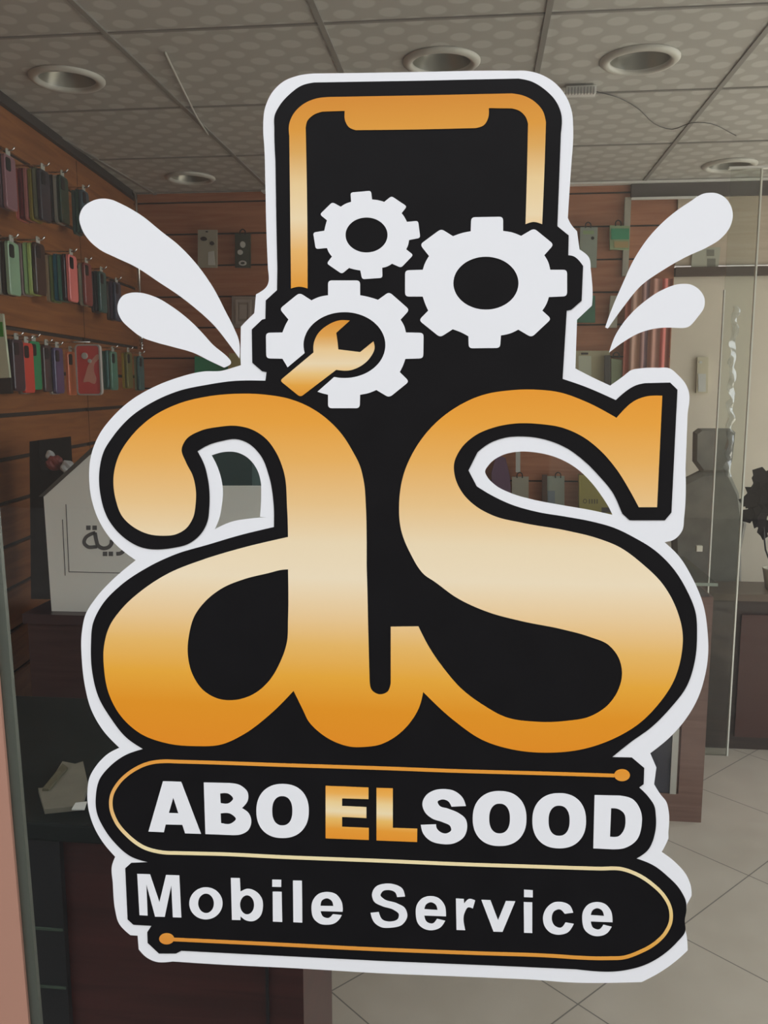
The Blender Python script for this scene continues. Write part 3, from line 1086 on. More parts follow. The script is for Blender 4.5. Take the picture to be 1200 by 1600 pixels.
ZH = {1: 0, 2: 0, 3: 0}
hook_i = 0
for row, lst in stacks.items():
    for si, (px, py, cols) in enumerate(lst):
        n = len(cols)
        off_out = .045 + .0150 * n
        # leading (near) edge of the outermost case at px; centre is CW/2 further along the wall
        pe = onLW(px, py + 35, off_out)
        ue = (pe - LW0).dot(LWD)
        pt = onLW(px, py, off_out)
        ztop = pt.z
        uc = ue + CW / 2
        for k, (nm, cc) in enumerate(cols):
            off = off_out - .0150 * (n - 1 - k)
            ctr = lw(uc + random.uniform(-.002, .002), off, ztop - CH / 2 + random.uniform(-.003, .003))
            xa, ya = -LWD, -LWN       # local x along the wall, local -y towards the room
            mtx = Matrix(((LWD.x, -LWN.x, 0, ctr.x), (LWD.y, -LWN.y, 0, ctr.y), (0, 0, 1, ctr.z), (0, 0, 0, 1)))
            art = 'outermost of its hook' if k == n - 1 else ('right against the wall' if k == 0 else 'behind the %s one' % cols[k + 1][0])
            lab = '%s phone case on the %s row, %s' % (nm, ROW_NAMES[row], art)
            case_at(mtx, boost(cc, KB), lab, 'phone cases on the %s row' % ROW_NAMES[row], full=(k == n - 1))
        # hook
        a = lw(uc, 0.0, ztop + .014)
        b = lw(uc, off_out + .02, ztop + .014)
        e_ = lw(uc, off_out + .028, ztop + .024)
        names = cols[-1][0]
        hk = tube('display_hook', [a, b, e_], .003, M_CHROME, seg=8)
        tag(hk, 'metal wall hook holding the %s phone case on the %s row' % (names, ROW_NAMES[row]), 'hook', 'hooks on the orange wall')

# red case in clear packaging, turned to the window
pc = onLW(139, 578, .14)
sc = pc.y / 1350
Wd, Hd = 38 * sc * 1.02, 76 * sc * 1.02
RT3 = Vector((1, 0, 0))
red = empty('boxed_phone_case', (pc.x, pc.y, pc.z - Hd / 2), 'bright red phone case in clear pack facing the window on the bottom row', 'phone case')
T = Matrix.Translation(pc)
bm = bmesh.new()
prism(bm, rounded_rect(Wd, Hd, .012), .008, -.004, T)
link('case_body', bm_mesh(bm, 'case_body'), mat('red_case_plastic', rgb(228, 92, 88), .25, coat=.3), red)
bm = bmesh.new()
ro = rounded_rect(Wd + .008, Hd + .008, .015)
ri = rounded_rect(Wd - .003, Hd - .003, .010)
n = len(ro)
for (d0, d1) in ((.010, -.007),):
    va = [bm.verts.new(T @ Vector((x, d0, z))) for x, z in ro]
    vb = [bm.verts.new(T @ Vector((x, d1, z))) for x, z in ro]
    vc = [bm.verts.new(T @ Vector((x, d1, z))) for x, z in ri]
    vd = [bm.verts.new(T @ Vector((x, d0, z))) for x, z in ri]
    for k in range(n):
        j = (k + 1) % n
        bm.faces.new((va[k], va[j], vb[j], vb[k]))
        bm.faces.new((vb[k], vb[j], vc[j], vc[k]))
        bm.faces.new((vc[k], vc[j], vd[j], vd[k]))
        bm.faces.new((vd[k], vd[j], va[j], va[k]))
link('pack_rim', bm_mesh(bm, 'pack_rim'), mat('milky_pack', (.50, .46, .43, 1), .2), red)
for (px, py, r) in ((132, 556, 5.2), (140, 564, 3.2)):
    q = onY(px, py, pc.y - .006)
    bm = bmesh.new()
    Tq = Matrix.Translation((q.x, pc.y - .003, q.z)) @ Matrix.Rotation(math.pi / 2, 4, 'X')
    add_lathe(bm, [(r * sc, .0), (r * sc, .004), (r * sc * .8, .005)], 20, Tq, cap=True)
    link('camera_lens_hole', bm_mesh(bm, 'camera_lens_hole'), mat('pale_lens_hole', (.62, .60, .55, 1), .4), red)
blob = cr((120, 440, 8.89), '290,1010 230,1060 170,1140 120,1290 100,1400 150,1390 250,1420 270,1350 240,1250 250,1130 300,1080 320,1030')
link('painted_gloss', flat_mesh('painted_gloss', [smooth(blob)], pc.y - .0042, .0006), mat('pale_gloss', rgb(240, 170, 150), .3), red)  # gloss on the case, put in as a pale coloured shape
bm = bmesh.new()
q = onY(138, 536, pc.y)
add_tube(bm, [(q.x - .016, pc.y, q.z - .010), (q.x - .014, pc.y, q.z), (q.x, pc.y, q.z + .006), (q.x + .014, pc.y, q.z), (q.x + .016, pc.y, q.z - .010)], .0022, 8)
link('hanger_loop', bm_mesh(bm, 'hanger_loop', True), M_CLEAR, red)
hk = tube('display_hook', [lw((pc - LW0).dot(LWD), 0, q.z + .004), lw((pc - LW0).dot(LWD), .15, q.z + .004)], .003, M_CHROME, seg=8)
tag(hk, 'metal wall hook holding the red boxed phone case on the bottom row', 'hook', 'hooks on the orange wall')

# white and green card pack near the window edge
Yc = 2.60
cd = link('card_pack', flat_mesh('card_pack', [[(-30, 488), (4, 490), (15, 590), (-30, 592)]], Yc, .010), mat('pale_card', rgb(200, 205, 180), .5))
tag(cd, 'pale card pack with a green block hanging at the window edge of the orange wall', 'package')
link('green_block', flat_mesh('green_block', [[(-28, 503), (3.5, 503), (5.5, 526), (-28, 527)]], Yc - .0102, .001), mat('green_print', rgb(60, 150, 30), .5), cd)
link('clear_tray', flat_mesh('clear_tray', [[(-30, 593), (16, 591), (18, 615), (-30, 617)]], Yc, .012), mat('dark_tray', (.03, .028, .028, 1), .3), cd)

# ================================================================== THINGS ON THE BACK WALL
def card(name, poly, Y, th, m, label, cat, parts=(), group='packs on the back wall'):
    o = link(name, flat_mesh(name, [poly], Y, th), m)
    tag(o, label, cat, group if name == 'blister_pack' else None)
    for nm, pl_, dth, mm in parts:
        link(nm, flat_mesh(nm, pl_, Y - th - .0003, dth), mm, o)
    return o


def rect(x0, y0, x1, y1):
    return [(x0, y0), (x1, y0), (x1, y1), (x0, y1)]


def hook_loop(px, py, w_=8):
    return ribbon(open_curve([(px - w_ / 2, py + 6), (px - w_ / 2, py), (px, py - 3), (px + w_ / 2, py), (px + w_ / 2, py + 6)]), 1.6)


YW = YB - .03
M_CARD = mat('pale_blister_card', rgb(170, 165, 148), .45)
M_CARD2 = mat('grey_blister_card', rgb(150, 158, 146), .45)
M_DKC = mat('dark_blister_card', rgb(72, 76, 64), .3)
M_DOT = mat('dark_print', rgb(52, 46, 44), .4)
M_WHT = mat('white_print', rgb(205, 205, 198), .4)
M_GREEN = mat('green_pack', rgb(60, 150, 110), .4)
M_GREEN2 = mat('pale_green_pack', rgb(150, 170, 130), .4)
M_OLIVE = mat('olive_pack', rgb(176, 160, 106), .5)
card('blister_pack', rect(309, 359, 339, 418), YW, .012, M_CARD, 'pale earphone blister pack on the back wall beside the dark pack', 'package',
     [('earbud', [ell((0, 0, 1), 318, 373, 5, 3.2)], .006, M_DOT), ('earbud', [ell((0, 0, 1), 331, 380, 3.4, 3)], .006, M_DOT), ('paper_insert', [[(325, 394), (334, 392), (336, 414), (325, 414)]], .003, M_WHT), ('hang_hole', [ell((0, 0, 1), 323, 362, 2, 1)], .002, M_DOT)])
card('blister_pack', rect(367, 365, 391, 418), YW, .014, M_DKC, 'dark blister pack with white plugs on the back wall beside the pale pack', 'package',
     [('plug', [ell((0, 0, 1), 379, 382, 4, 5)], .008, M_WHT), ('plug', [ell((0, 0, 1), 375, 394, 4, 4)], .008, M_WHT), ('cable_coil', [ell((0, 0, 1), 379, 411, 6, 4), ell((0, 0, 1), 379, 411, 3.5, 2)], .005, M_WHT), ('hook_loop', [hook_loop(379, 361)], .004, M_BLACK)])
card('framed_plate', [(362, 463), (398, 463), (396, 512), (362, 512)], YW, .016, mat('taupe_plate', rgb(152, 138, 128), .5), 'taupe rectangular plate with a raised inner frame on the back wall', 'plate',
     [('inner_frame', [rect(368, 468, 392, 506), rect(371, 472, 388, 502)], .006, mat('light_taupe', rgb(172, 158, 148), .5)), ('centre_panel', [rect(374, 476, 385, 498)], .004, mat('light_taupe', rgb(172, 158, 148), .5))])
card('card_packet', [(304, 556), (362, 570), (362, 598), (304, 598)], YW, .05, M_GREEN, 'green packet low on the back wall beneath the drop stickers', 'package')
card('card_packet', [(358, 552), (380, 552), (378, 580), (356, 580)], YW - .06, .03, M_OLIVE, 'olive cardboard packet on the back wall beside the green packet', 'package')
card('blister_pack', [(907, 355), (934, 355), (932, 418), (905, 418)], YW, .012, M_CARD2, 'tall pale grey blister pack on the back wall beside the green-topped pack', 'package',
     [('printed_badge', [ell((0, 0, 1), 926, 372, 2.6, 2.6)], .002, M_DOT), ('printed_panel', [rect(911, 360, 928, 366)], .001, M_GREEN2), ('hook_loop', [hook_loop(919, 350)], .004, M_BLACK)])
card('blister_pack', [(953, 352), (984, 353), (983, 390), (953, 390)], YW, .02, M_GREEN2, 'square pack with a green upper half, hung over the pale upright', 'package',
     [('green_panel', [rect(955, 357, 983, 374)], .003, M_GREEN), ('dark_logo_block', [rect(961, 362, 970, 371)], .002, mat('dark_green_print', rgb(36, 92, 72), .4)), ('orange_panel', [rect(960, 377, 982, 387)], .003, mat('dull_orange_print', rgb(176, 152, 104), .5)), ('hook_loop', [hook_loop(966, 347)], .004, M_BLACK)])
card('blister_pack', [(900, 462), (930, 462), (930, 504), (898, 504)], YW, .02, mat('deep_green_pack', rgb(52, 110, 84), .4), 'dark green pack hanging below the back rail next to the sticker edge', 'package')
card('blister_pack', [(954, 462), (966, 462), (964, 512), (950, 512)], YW, .012, M_CARD, 'narrow pale pack hanging behind the drop-sticker tips', 'package')
card('wall_chart', rect(897, 548, 953, 640), YW, .010, mat('cream_sheet', rgb(178, 170, 140), .6), 'cream printed sheet above the notch of the sticker outline', 'sheet',
     [('pale_block', [rect(904, 556, 924, 640)], .002, mat('whiteish_print', rgb(196, 200, 178), .6)), ('dark_heading', [rect(908, 551, 919, 554)], .003, M_DOT)])
card('blister_pack', [(955, 560), (972, 562), (972, 620), (955, 620)], YW, .016, mat('grey_green_pack', rgb(128, 136, 104), .5), 'grey green pack on a black hook beside the red striped curtain', 'package',
     [('hook_loop', [hook_loop(963, 553, 9)], .008, M_BLACK)])
card('upright_post', rect(945, 555, 954, 660), YW - .02, .02, mat('charcoal_post', rgb(70, 66, 62), .5), 'charcoal upright strip between the cream sheet and the grey green pack', 'post')
# seen through the opening of the letter s
card('purple_bag', [(775, 712), (790, 716), (797, 745), (799, 800), (770, 800), (768, 740)], YW, .04, mat('purple_cloth', rgb(112, 84, 110), .8), 'purple bag hanging on the back wall, seen through the letter s', 'bag')
card('blister_pack', rect(800, 745, 826, 810), YW, .012, M_CARD, 'pale pack next to the purple bag, seen through the letter s', 'package', [('hook_loop', [hook_loop(812, 741)], .004, M_BLACK)])
card('blister_pack', rect(855, 744, 882, 810), YW, .012, M_CARD2, 'grey white pack with a bluish lower part, seen through the letter s', 'package',
     [('bluish_panel', [rect(856, 767, 867, 808)], .003, mat('bluish_print', rgb(118, 130, 142), .5)), ('hook_loop', [hook_loop(872, 741)], .004, M_BLACK)])
card('wall_post', rect(847, 742, 855, 830), YW, .012, mat('brown_post', rgb(92, 72, 62), .5), 'thin brown strip beside the grey white pack, seen through the letter s', 'post')
card('yellow_box', rect(905, 742, 962, 830), YW - .02, .05, mat('yellow_green_card', rgb(158, 148, 72), .5), 'yellow green box with printed lettering, seen through the letter s', 'box',
     [('printed_lettering', [ell((0, 0, 1), 914, 783, 3.2, 3.6), ell((0, 0, 1), 914, 783, 2, 2.4), rect(920, 780, 922, 787), rect(924, 780, 926, 787), rect(928, 780, 930, 787), rect(932, 780, 934, 787)], .001, mat('dark_yellow_print', rgb(96, 88, 44), .5)),
      ('corner_label', [rect(940, 793, 958, 801)], .002, M_DOT)])
card('metal_bracket', rect(806, 706, 813, 738), YW, .014, M_ALU, 'metal shelf bracket with a bright tip above the pale pack, seen through the letter s', 'bracket')
# wall card and dispenser on the plain wall
card('picture_card', [(1082, 388), (1126, 386), (1122, 420), (1080, 420)], YB - .015, .006, mat('pale_picture_card', rgb(186, 186, 168), .5), 'pale card with a small dark picture on the glare-paled boards above the rail', 'card',
     [('dark_picture', [rect(1105, 404, 1118, 417)], .001, mat('grey_picture', rgb(130, 128, 116), .5)), ('dark_picture', [rect(1104, 390, 1116, 400)], .001, mat('grey_picture', rgb(130, 128, 116), .5))])
card('wall_dispenser', [(1090, 558), (1107, 558), (1106, 614), (1088, 614)], YB - .002, .014, mat('cream_plastic', rgb(206, 198, 170), .4), 'cream rectangular dispenser fixed to the beige plaster wall', 'dispenser',
     [('bright_button', [ell((0, 0, 1), 1095, 566, 2.4, 2)], .004, M_WHT), ('lower_panel', [rect(1091, 584, 1103, 612)], .003, M_WHT)])

# striped curtain
bm = bmesh.new()
x0, x1 = onY(976, 500, YB - .05).x, onY(1048, 500, YB - .05).x
zt, zb = onY(1000, 436, YB - .05).z, .35
nn = 48
rows = []
for zi in (zt, (zt + zb) / 2, zb):
    rows.append([bm.verts.new((x0 + (x1 - x0) * k / nn, YB - .055 + .009 * math.sin(k / nn * 2 * math.pi * 4.5), zi)) for k in range(nn + 1)])
for ra, rb_ in zip(rows, rows[1:]):
    for k in range(nn):
        bm.faces.new((ra[k], ra[k + 1], rb_[k + 1], rb_[k]))
me = bm_mesh(bm, 'striped_curtain', True)


def stripe_mat():
    m = bpy.data.materials.new('striped_cloth')
    m.use_nodes = True
    nt = m.node_tree
    N, Lk = nt.nodes, nt.links
    b = N['Principled BSDF']
    b.inputs['Roughness'].default_value = .85
    tc = N.new('ShaderNodeTexCoord')
    sp = N.new('ShaderNodeSeparateXYZ')
    Lk.new(tc.outputs['Object'], sp.inputs[0])
    mr = N.new('ShaderNodeMapRange')
    mr.inputs['From Min'].default_value = x0
    mr.inputs['From Max'].default_value = x1
    Lk.new(sp.outputs['X'], mr.inputs['Value'])
    rp = N.new('ShaderNodeValToRGB')
    rp.color_ramp.interpolation = 'CONSTANT'
    stops = [(0, (176, 104, 88)), (.12, (196, 156, 138)), (.34, (170, 132, 126)), (.44, (128, 102, 108)), (.52, (200, 150, 134)), (.68, (190, 144, 132)), (.78, (214, 122, 112)), (.90, (150, 94, 80))]
    el = rp.color_ramp.elements
    while len(el) < len(stops):
        el.new(.5)
    for e, (p_, c_) in zip(el, stops):
        e.position = p_
    for e, (p_, c_) in zip(el, stops):
        e.color = rgb(*c_)
    Lk.new(mr.outputs[0], rp.inputs[0])
    Lk.new(rp.outputs[0], b.inputs['Base Color'])
    return m


cu = link('striped_curtain', me, stripe_mat())
tag(cu, 'dark red and brown striped curtain hanging under the back rail', 'curtain')

# ================================================================== GLASS PANEL, BACK CABINET, CHAIR, PLANT
YG = 3.62
gp0, gp1 = onY(1119, 700, YG).x, onY(1165, 700, YG).x
gl = box('glass_partition', (gp0, YG, 0), (gp1, YG + .008, 2.385), clear_mat('panel_glass', (.92, .94, .92, 1), .02), )
tag(gl, 'tall clear glass partition with bright edges standing near the back wall', 'glass partition')
M_EDGE = mat('polished_glass_edge', (.80, .82, .74, 1), .15)
box('polished_edge', (gp0 - .003, YG - .003, .70), (gp0 + .002, YG + .011, 1.93), M_EDGE, gl)
box('polished_edge', (gp1 - .003, YG - .003, .0), (gp1 + .003, YG + .011, 2.385), M_EDGE, gl)
box('head_clamp', (gp0 - .01, YG - .008, 2.385), (gp1 + .09, YG + .016, 2.393), M_WL, gl)
# crinkled film strip on the panel
bm = bmesh.new()
pts = []
for k in range(40):
    y = 478 + (745 - 478) * k / 39
    q = onY(1149 - (y - 478) * .045 + 2.0 * math.sin(k * 1.3) + random.uniform(-1, 1), y, YG - .014)
    pts.append((q, .009 + .006 * abs(math.sin(k * .9)), random.uniform(-.008, .008)))
va = [(bm.verts.new((q.x - w_, YG - .012 + t_, q.z)), bm.verts.new((q.x, YG - .018 - t_, q.z)), bm.verts.new((q.x + w_, YG - .012 - t_, q.z))) for q, w_, t_ in pts]
for a, b_ in zip(va, va[1:]):
    bm.faces.new((a[0], a[1], b_[1], b_[0]))
    bm.faces.new((a[1], a[2], b_[2], b_[1]))
link('crinkled_film', bm_mesh(bm, 'crinkled_film', True), clear_mat('crinkled_clear_film', (.9, .93, .92, 1), .22, .08), gl)

# dark low cabinet
cbx0 = onY(1102, 1000, 3.70).x
cab = box('low_cabinet', (cbx0, 3.70, .0), (XR - .05, 3.92, .66), wood_material('dark_cabinet_wood', (.022, .011, .009, 1), (.040, .021, .016, 1)))
tag(cab, 'dark brown low cabinet beside the brown counter, under the dark plant', 'cabinet')
box('cabinet_top', (cbx0 - .01, 3.68, .66), (XR - .05, 3.93, .69), mat('cabinet_top_brown', (.12, .085, .06, 1), .4), cab)
box('door', (cbx0 + .14, 3.685, .06), (cbx0 + .52, 3.70, .60), mat('red_brown_door', (.055, .016, .012, 1), .4), cab)
box('door', (cbx0 + .54, 3.685, .06), (cbx0 + .92, 3.70, .60), M_DARKRED, cab)

# dark leafy plant in a small pot
pp = onY(1193, 850, 3.80)
pln = empty('dark_plant', (pp.x, 3.80, .69), 'dark leafy ornamental plant on the low cabinet, partly cut by the photo edge', 'plant')
bm = bmesh.new()
add_lathe(bm, [(.030, .69), (.045, .77), (.048, .78), (.042, .78), (.038, .76)], 24, Matrix.Translation((pp.x + .05, 3.80, 0)), cap=True)
link('pot', bm_mesh(bm, 'pot', True), mat('cream_pot', (.5, .46, .36, 1), .5), pln)
ztp = onY(1195, 738, 3.80).z
tube('stem', [(pp.x + .05, 3.80, .76), (pp.x + .01, 3.80, .86), (pp.x, 3.80, .92), (pp.x - .01, 3.80, 1.0), (pp.x + .01, 3.80, ztp - .04)], .004, M_BLACK, pln, 8)
bm = bmesh.new()
leaf = [(0, -.5), (.22, -.28), (.16, -.12), (.34, .02), (.18, .12), (.22, .3), (0, .5), (-.22, .3), (-.18, .12), (-.34, .02), (-.16, -.12), (-.22, -.28)]
lv = [(1178, 800, .15, 60), (1180, 772, .15, 30), (1186, 758, .16, -20), (1196, 748, .15, -60), (1192, 778, .17, 80), (1200, 765, .16, 10), (1205, 790, .16, -40), (1188, 800, .15, 20), (1190, 818, .12, -10), (1210, 770, .16, 50), (1194, 828, .09, 15), (1176, 786, .12, 100)]
for (x, y, s_, a) in lv:
    q = onY(x, y, 3.80 + random.uniform(-.03, .03))
    R_ = Matrix.Translation(q) @ Matrix.Rotation(math.radians(a), 4, 'Y') @ Matrix.Rotation(math.radians(random.uniform(-25, 25)), 4, 'Z') @ Matrix.Rotation(math.radians(random.uniform(-25, 25)), 4, 'X')
    top = [bm.verts.new(R_ @ Vector((lx * s_, -.001 - .02 * abs(lx), lz * s_))) for lx, lz in leaf]
    bot = [bm.verts.new(R_ @ Vector((lx * s_, .001 - .02 * abs(lx), lz * s_))) for lx, lz in leaf]
    bm.faces.new(top)
    bm.faces.new(bot[::-1])
    for k in range(len(leaf)):
        bm.faces.new((top[k], bot[k], bot[(k + 1) % len(leaf)], top[(k + 1) % len(leaf)]))
link('leaves', bm_mesh(bm, 'leaves'), mat('dark_leaf', (.008, .005, .005, 1), .9, spec=.1), pln)

# high-backed chair behind the counter
cx = onY(1115, 750, 4.00).x
ch = empty('office_chair', (cx, 4.13, 0), 'grey high-backed chair with a headrest behind the brown counter', 'chair')
M_CH = mat('grey_chair_fabric', (.20, .185, .155, 1), .85, noise=(12, .15))


def cushion(name, poly, y0, y1, m):
    bm = bmesh.new()
    n_ = len(poly)
    rings = []
    for (yy, k_) in ((y0, .9), (y0 + (y1 - y0) * .25, 1), (y0 + (y1 - y0) * .75, 1), (y1, .9)):
        cxx = sum(p_[0] for p_ in poly) / n_
        czz = sum(p_[1] for p_ in poly) / n_
        rings.append([bm.verts.new((cxx + (x - cxx) * k_, yy, czz + (z - czz) * k_)) for x, z in poly])
    for r0, r1 in zip(rings, rings[1:]):
        for k in range(n_):
            bm.faces.new((r0[k], r0[(k + 1) % n_], r1[(k + 1) % n_], r1[k]))
    bm.faces.new(rings[0][::-1])
    bm.faces.new(rings[-1])
    return link(name, bm_mesh(bm, name), m, ch)


def pz(lst, Y):
    return [((lambda q: (q.x, q.z))(onY(x, y, Y))) for x, y in lst]


cushion('headrest', pz([(1087, 676), (1095, 670), (1143, 670), (1151, 676), (1146, 720), (1140, 738), (1098, 738), (1086, 722)], 3.97), 3.97, 4.04, M_CH)
cushion('backrest', pz([(1098, 736), (1140, 736), (1156, 770), (1160, 800), (1168, 820), (1160, 860), (1160, 960), (1056, 960), (1052, 830), (1050, 775), (1066, 752)], 3.98), 3.98, 4.05, M_CH)
cushion('seat', [(cx - .15, .44), (cx + .19, .44), (cx + .2, .48), (cx + .17, .52), (cx - .13, .52), (cx - .16, .48)], 4.05, 4.24, M_CH)
tube('gas_column', [(cx, 4.13, .10), (cx, 4.13, .45)], .025, M_BLACK, ch, 14)
for k in range(5):
    a = math.radians(18 + 72 * k)
    l_ = tube('leg', [(cx, 4.13, .11), (cx + .12 * math.cos(a), 4.13 + .12 * math.sin(a), .07)], [.02, .014], M_BLACK, ch, 10)
    bm = bmesh.new()
    add_lathe(bm, [(.0, -.012), (.026, -.012), (.03, -.006), (.03, .006), (.026, .012), (.0, .012)], 16, Matrix.Translation((cx + .12 * math.cos(a), 4.13 + .12 * math.sin(a), .03)) @ Matrix.Rotation(a, 4, 'Z') @ Matrix.Rotation(math.pi / 2, 4, 'X'))
    link('caster', bm_mesh(bm, 'caster', True), M_BLACK, l_)

# ================================================================== BROWN COUNTER (far)
yc0, yc1, hc = 3.02, 3.50, .88
xr = onY(1100, 1200, yc0).x
xs1 = onY(1063, 1180, yc0).x
ct = empty('glass_counter', (.3, 3.2, 0), 'brown wooden counter with glass top and aluminium front strip', 'counter')
box('carcass', (-.35, yc0 + .012, 0), (xr, yc1, hc - .05), M_BROWN, ct)
box('corner_stile', (xs1, yc0, .0), (xr, yc0 + .014, hc - .05), M_BROWN, ct)
box('plinth', (-.35, yc0, 0), (xs1, yc0 + .014, onY(1050, 1240, yc0).z), M_BROWN, ct)
xa = onY(1054, 1180, yc0).x
box('aluminium_strip', (xa - .011, yc0 - .004, onY(1050, 1240, yc0).z), (xa + .011, yc0 + .012, hc - .06), M_ALU, ct)
box('front_glass', (-.35, yc0 + .004, onY(1050, 1240, yc0).z), (xa - .011, yc0 + .012, hc - .06), mat('dark_blue_glass', (.05, .05, .065, 1), .12), ct)
box('glass_top', (-.35, yc0, hc - .008), (xr + .01, yc1, hc), clear_mat('top_glass', (.86, .90, .88, 1), .08), ct)
box('glass_top_edge', (-.35, yc0 - .002, hc - .010), (xr + .012, yc0, hc + .001), mat('green_glass_edge', (.30, .34, .28, 1), .2), ct)
box('top_tray', (-.33, yc0 + .014, hc - .05), (xr - .01, yc1 - .01, hc - .045), mat('tray_lining', (.11, .09, .075, 1), .6), ct)
# small things on it
q = onZ(1093, 862, hc)
ob = box('receipt_tag', (q.x - .012, q.y, hc), (q.x + .012, q.y + .02, hc + .024), mat('cream_tag', (.75, .72, .6, 1), .5), bev=.002)
tag(ob, 'small cream tag standing on the glass counter top', 'tag')
# ================================================================== NEAR COUNTER (behind the window)
yn0, yn1, hn = 1.20, 1.725, .88
xn = onY(472, 1550, yn0).x
nc = empty('dark_counter', (-.8, 1.45, 0), 'dark red wooden counter with a black top just inside the window', 'counter')
box('carcass', (-1.45, yn0 + .01, .0), (xn, yn0 + .27, hn - .03), M_DARKRED, nc)
box('countertop', (-1.46, yn0 - .005, hn - .03), (xn + .012, yn1, hn), M_BLACKTOP, nc, bev=.004)
xq = onY(104, 1500, yn0).x
box('black_side_panel', (-1.45, yn0 - .002, .0), (xq, yn0 + .011, hn - .03), M_BLACK, nc)
for zz in (onY(80, 1450, yn0).z, onY(80, 1540, yn0).z):
    box('shelf_edge', (-1.44, yn0 - .004, zz - .002), (xq - .002, yn0 - .001, zz + .002), mat('dark_green_edge', (.05, .07, .05, 1), .3), nc)
box('panel_seam', (onY(415, 1500, yn0).x - .002, yn0 + .004, .0), (onY(415, 1500, yn0).x + .002, yn0 + .0105, hn - .03), M_BLACK, nc)

# torn carton pieces on it
def slab_on_top(name, poly, z, th, m):
    bm = bmesh.new()
    a = [bm.verts.new(onZ(x, y, z)) for x, y in poly]
    b = [bm.verts.new(onZ(x, y, z) + Vector((0, 0, th))) for x, y in poly]
    for k in range(len(poly)):
        bm.faces.new((a[k], a[(k + 1) % len(poly)], b[(k + 1) % len(poly)], b[k]))
    bm.faces.new(a[::-1])
    bm.faces.new(b)
    return link(name, bm_mesh(bm, name), m)


M_CARTON = mat('tan_carton', (.15, .135, .10, 1), .8, noise=(20, .12))
o = slab_on_top('carton_piece', [(60, 1238), (72, 1238), (98, 1196), (118, 1200), (130, 1196), (138, 1232), (128, 1266), (70, 1272), (66, 1258)], hn, .008, M_CARTON)
tag(o, 'torn tan carton piece lying on the black counter top', 'carton')
o2 = slab_on_top('torn_flap', [(66, 1236), (98, 1196), (106, 1202), (76, 1236)], hn + .0085, .004, mat('olive_carton', (.09, .08, .045, 1), .8))
o2.parent = o
o3 = slab_on_top('white_scrap', [(112, 1266), (118, 1256), (136, 1254), (132, 1266)], hn + .0085, .002, M_WHT)
o3.parent = o

# ================================================================== SIGN COUNTER, WHITE SIGN, BLACK BOX
ys0, ys1, hs = 2.40, 2.86, .875
sx0 = onY(42, 1000, ys0).x
sc_ = empty('sign_counter', (-.95, 2.6, 0), 'dark plum counter carrying the white lettered sign, beside the orange wall', 'counter')
box('carcass', (sx0, ys0 + .01, 0), (-.42, ys1, hs - .03), wood_material('dark_plum_wood', (.040, .022, .022, 1), (.070, .038, .036, 1)), sc_)
box('countertop', (sx0 - .01, ys0, hs - .03), (-.41, ys1, hs), mat('plum_top', (.055, .034, .036, 1), .35), sc_)
YS = 2.46
def rest(me, z):
    for v in me.vertices:
        v.co.z = max(v.co.z, z)
    return me


sign = link('white_sign', flat_mesh('white_sign', [[(68, 776), (140, 711), (168, 692), (240, 692), (300, 760), (424, 760), (424, 962), (81, 962)]], YS, .02), mat('white_sign_board', (.76, .78, .72, 1), .5))
rest(sign.data, hs)
tag(sign, 'white board with dark right-to-left lettering standing on the plum counter', 'sign')
M_STROKE = mat('grey_black_lettering', (.075, .075, .075, 1), .6)
S7 = (0, 660, 4.615)


def stroke(pts, wd):
    return ribbon(open_curve([(S7[0] + a / S7[2], S7[1] + b / S7[2]) for a, b in pts], 1.5), wd)


def dot(a, b, r=16):
    x, y = S7[0] + a / S7[2], S7[1] + b / S7[2]
    r = r / S7[2]
    return [(x - r, y - r), (x + r, y - r), (x + r, y + r), (x - r, y + r)]


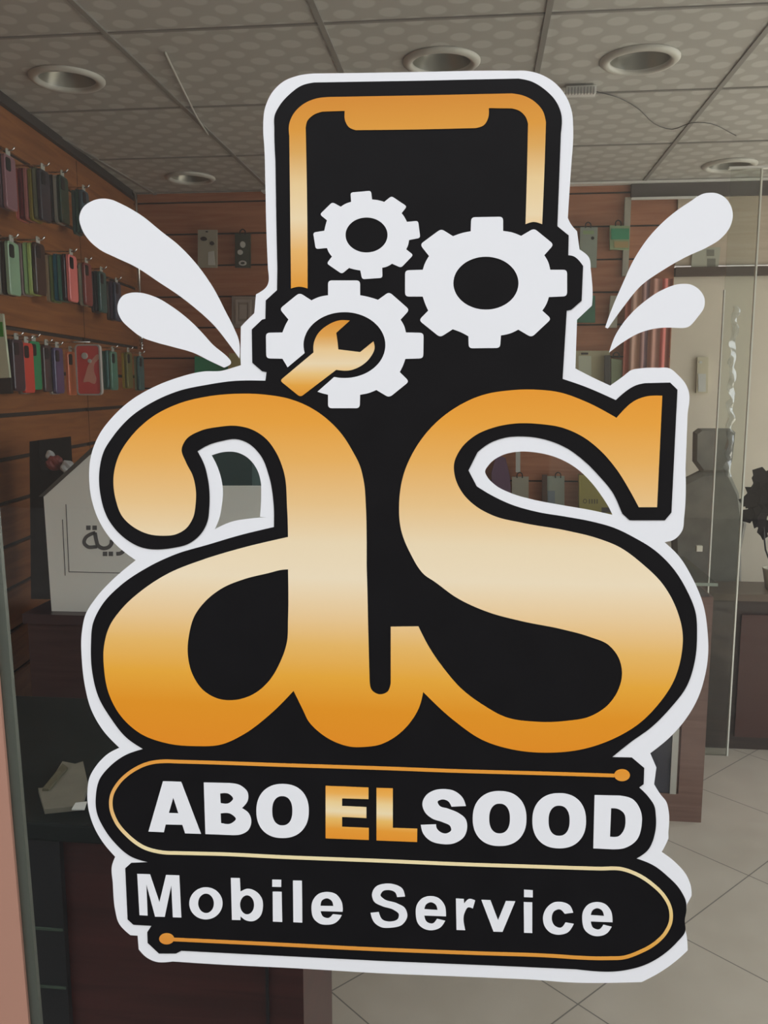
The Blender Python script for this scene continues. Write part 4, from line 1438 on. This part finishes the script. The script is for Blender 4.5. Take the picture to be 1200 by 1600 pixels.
for lp_ in (stroke([(688, 795), (650, 808), (615, 835), (607, 870), (630, 895), (700, 897)], 5.5), stroke([(684, 795), (694, 850), (708, 890), (745, 908), (785, 898), (803, 875), (806, 848)], 6),
            stroke([(838, 948), (866, 945), (890, 928), (905, 890)], 6), dot(637, 760), dot(682, 760), dot(757, 948), dot(799, 948)):
    link('lettering', flat_mesh('lettering', [lp_], YS - .0203, .0006), M_STROKE, sign)
for seg_ in ([(475, 590), (497, 1078)], [(450, 700), (470, 1105)], [(495, 1078), (880, 1086)]):
    q = [(S7[0] + a / S7[2], S7[1] + b / S7[2]) for a, b in seg_]
    link('border_rule', flat_mesh('border_rule', [ribbon(q, 1.1)], YS - .0203, .0006), M_STROKE, sign)
link('edge_band', flat_mesh('edge_band', [[(60, 776), (140, 702), (166, 684), (242, 684), (306, 752), (300, 760), (240, 692), (168, 692), (140, 711), (68, 776)]], YS + .001, .024), mat('dark_grey_band', (.06, .058, .05, 1), .5), sign)

bb = link('black_box', flat_mesh('black_box', [[(46, 690), (60, 688), (63, 735), (150, 735), (150, 962), (50, 962)]], 2.80, .22), mat('matt_black_box', (.008, .006, .006, 1), .9, spec=.1))
rest(bb.data, hs)
tag(bb, 'tall black box on the plum counter behind the white sign', 'box')
tb = link('teal_box', flat_mesh('teal_box', [[(322, 690), (394, 690), (394, 962), (322, 962)]], 2.78, .16), mat('dark_teal_card', (.012, .050, .052, 1), .6))
rest(tb.data, hs)
tag(tb, 'dark teal box behind the white sign, seen through the letter a', 'box')

# red and white trinket on the black box
q = onY(84, 716, 2.555)
zt = onY(84, 735, 2.56).z
tr = empty('red_trinket', (q.x, 2.555, zt), 'small crumpled red trinket with a white wrapper on the black box', 'trinket')
for nm, cxp, czp, r_, m_ in (('red_ball', q.x, zt + .022, .024, mat('red_wrap', (.20, .035, .03, 1), .5)), ('white_wrapper', q.x - .012, zt + .048, .014, mat('white_wrap', (.42, .42, .42, 1), .5)), ('white_wrapper', q.x + .042, zt + .012, .020, mat('white_wrap', (.42, .42, .42, 1), .5))):
    bm = bmesh.new()
    bmesh.ops.create_icosphere(bm, subdivisions=3, radius=r_)
    for v in bm.verts:
        k_ = 1 + .22 * math.sin(v.co.x * 190 + v.co.z * 120) * math.cos(v.co.y * 160 + v.co.z * 90)
        v.co = v.co * k_
        v.co.z = max(v.co.z, -r_ * .9)
        v.co += Vector((cxp, 2.555, czp))
    link(nm, bm_mesh(bm, nm), m_, tr)
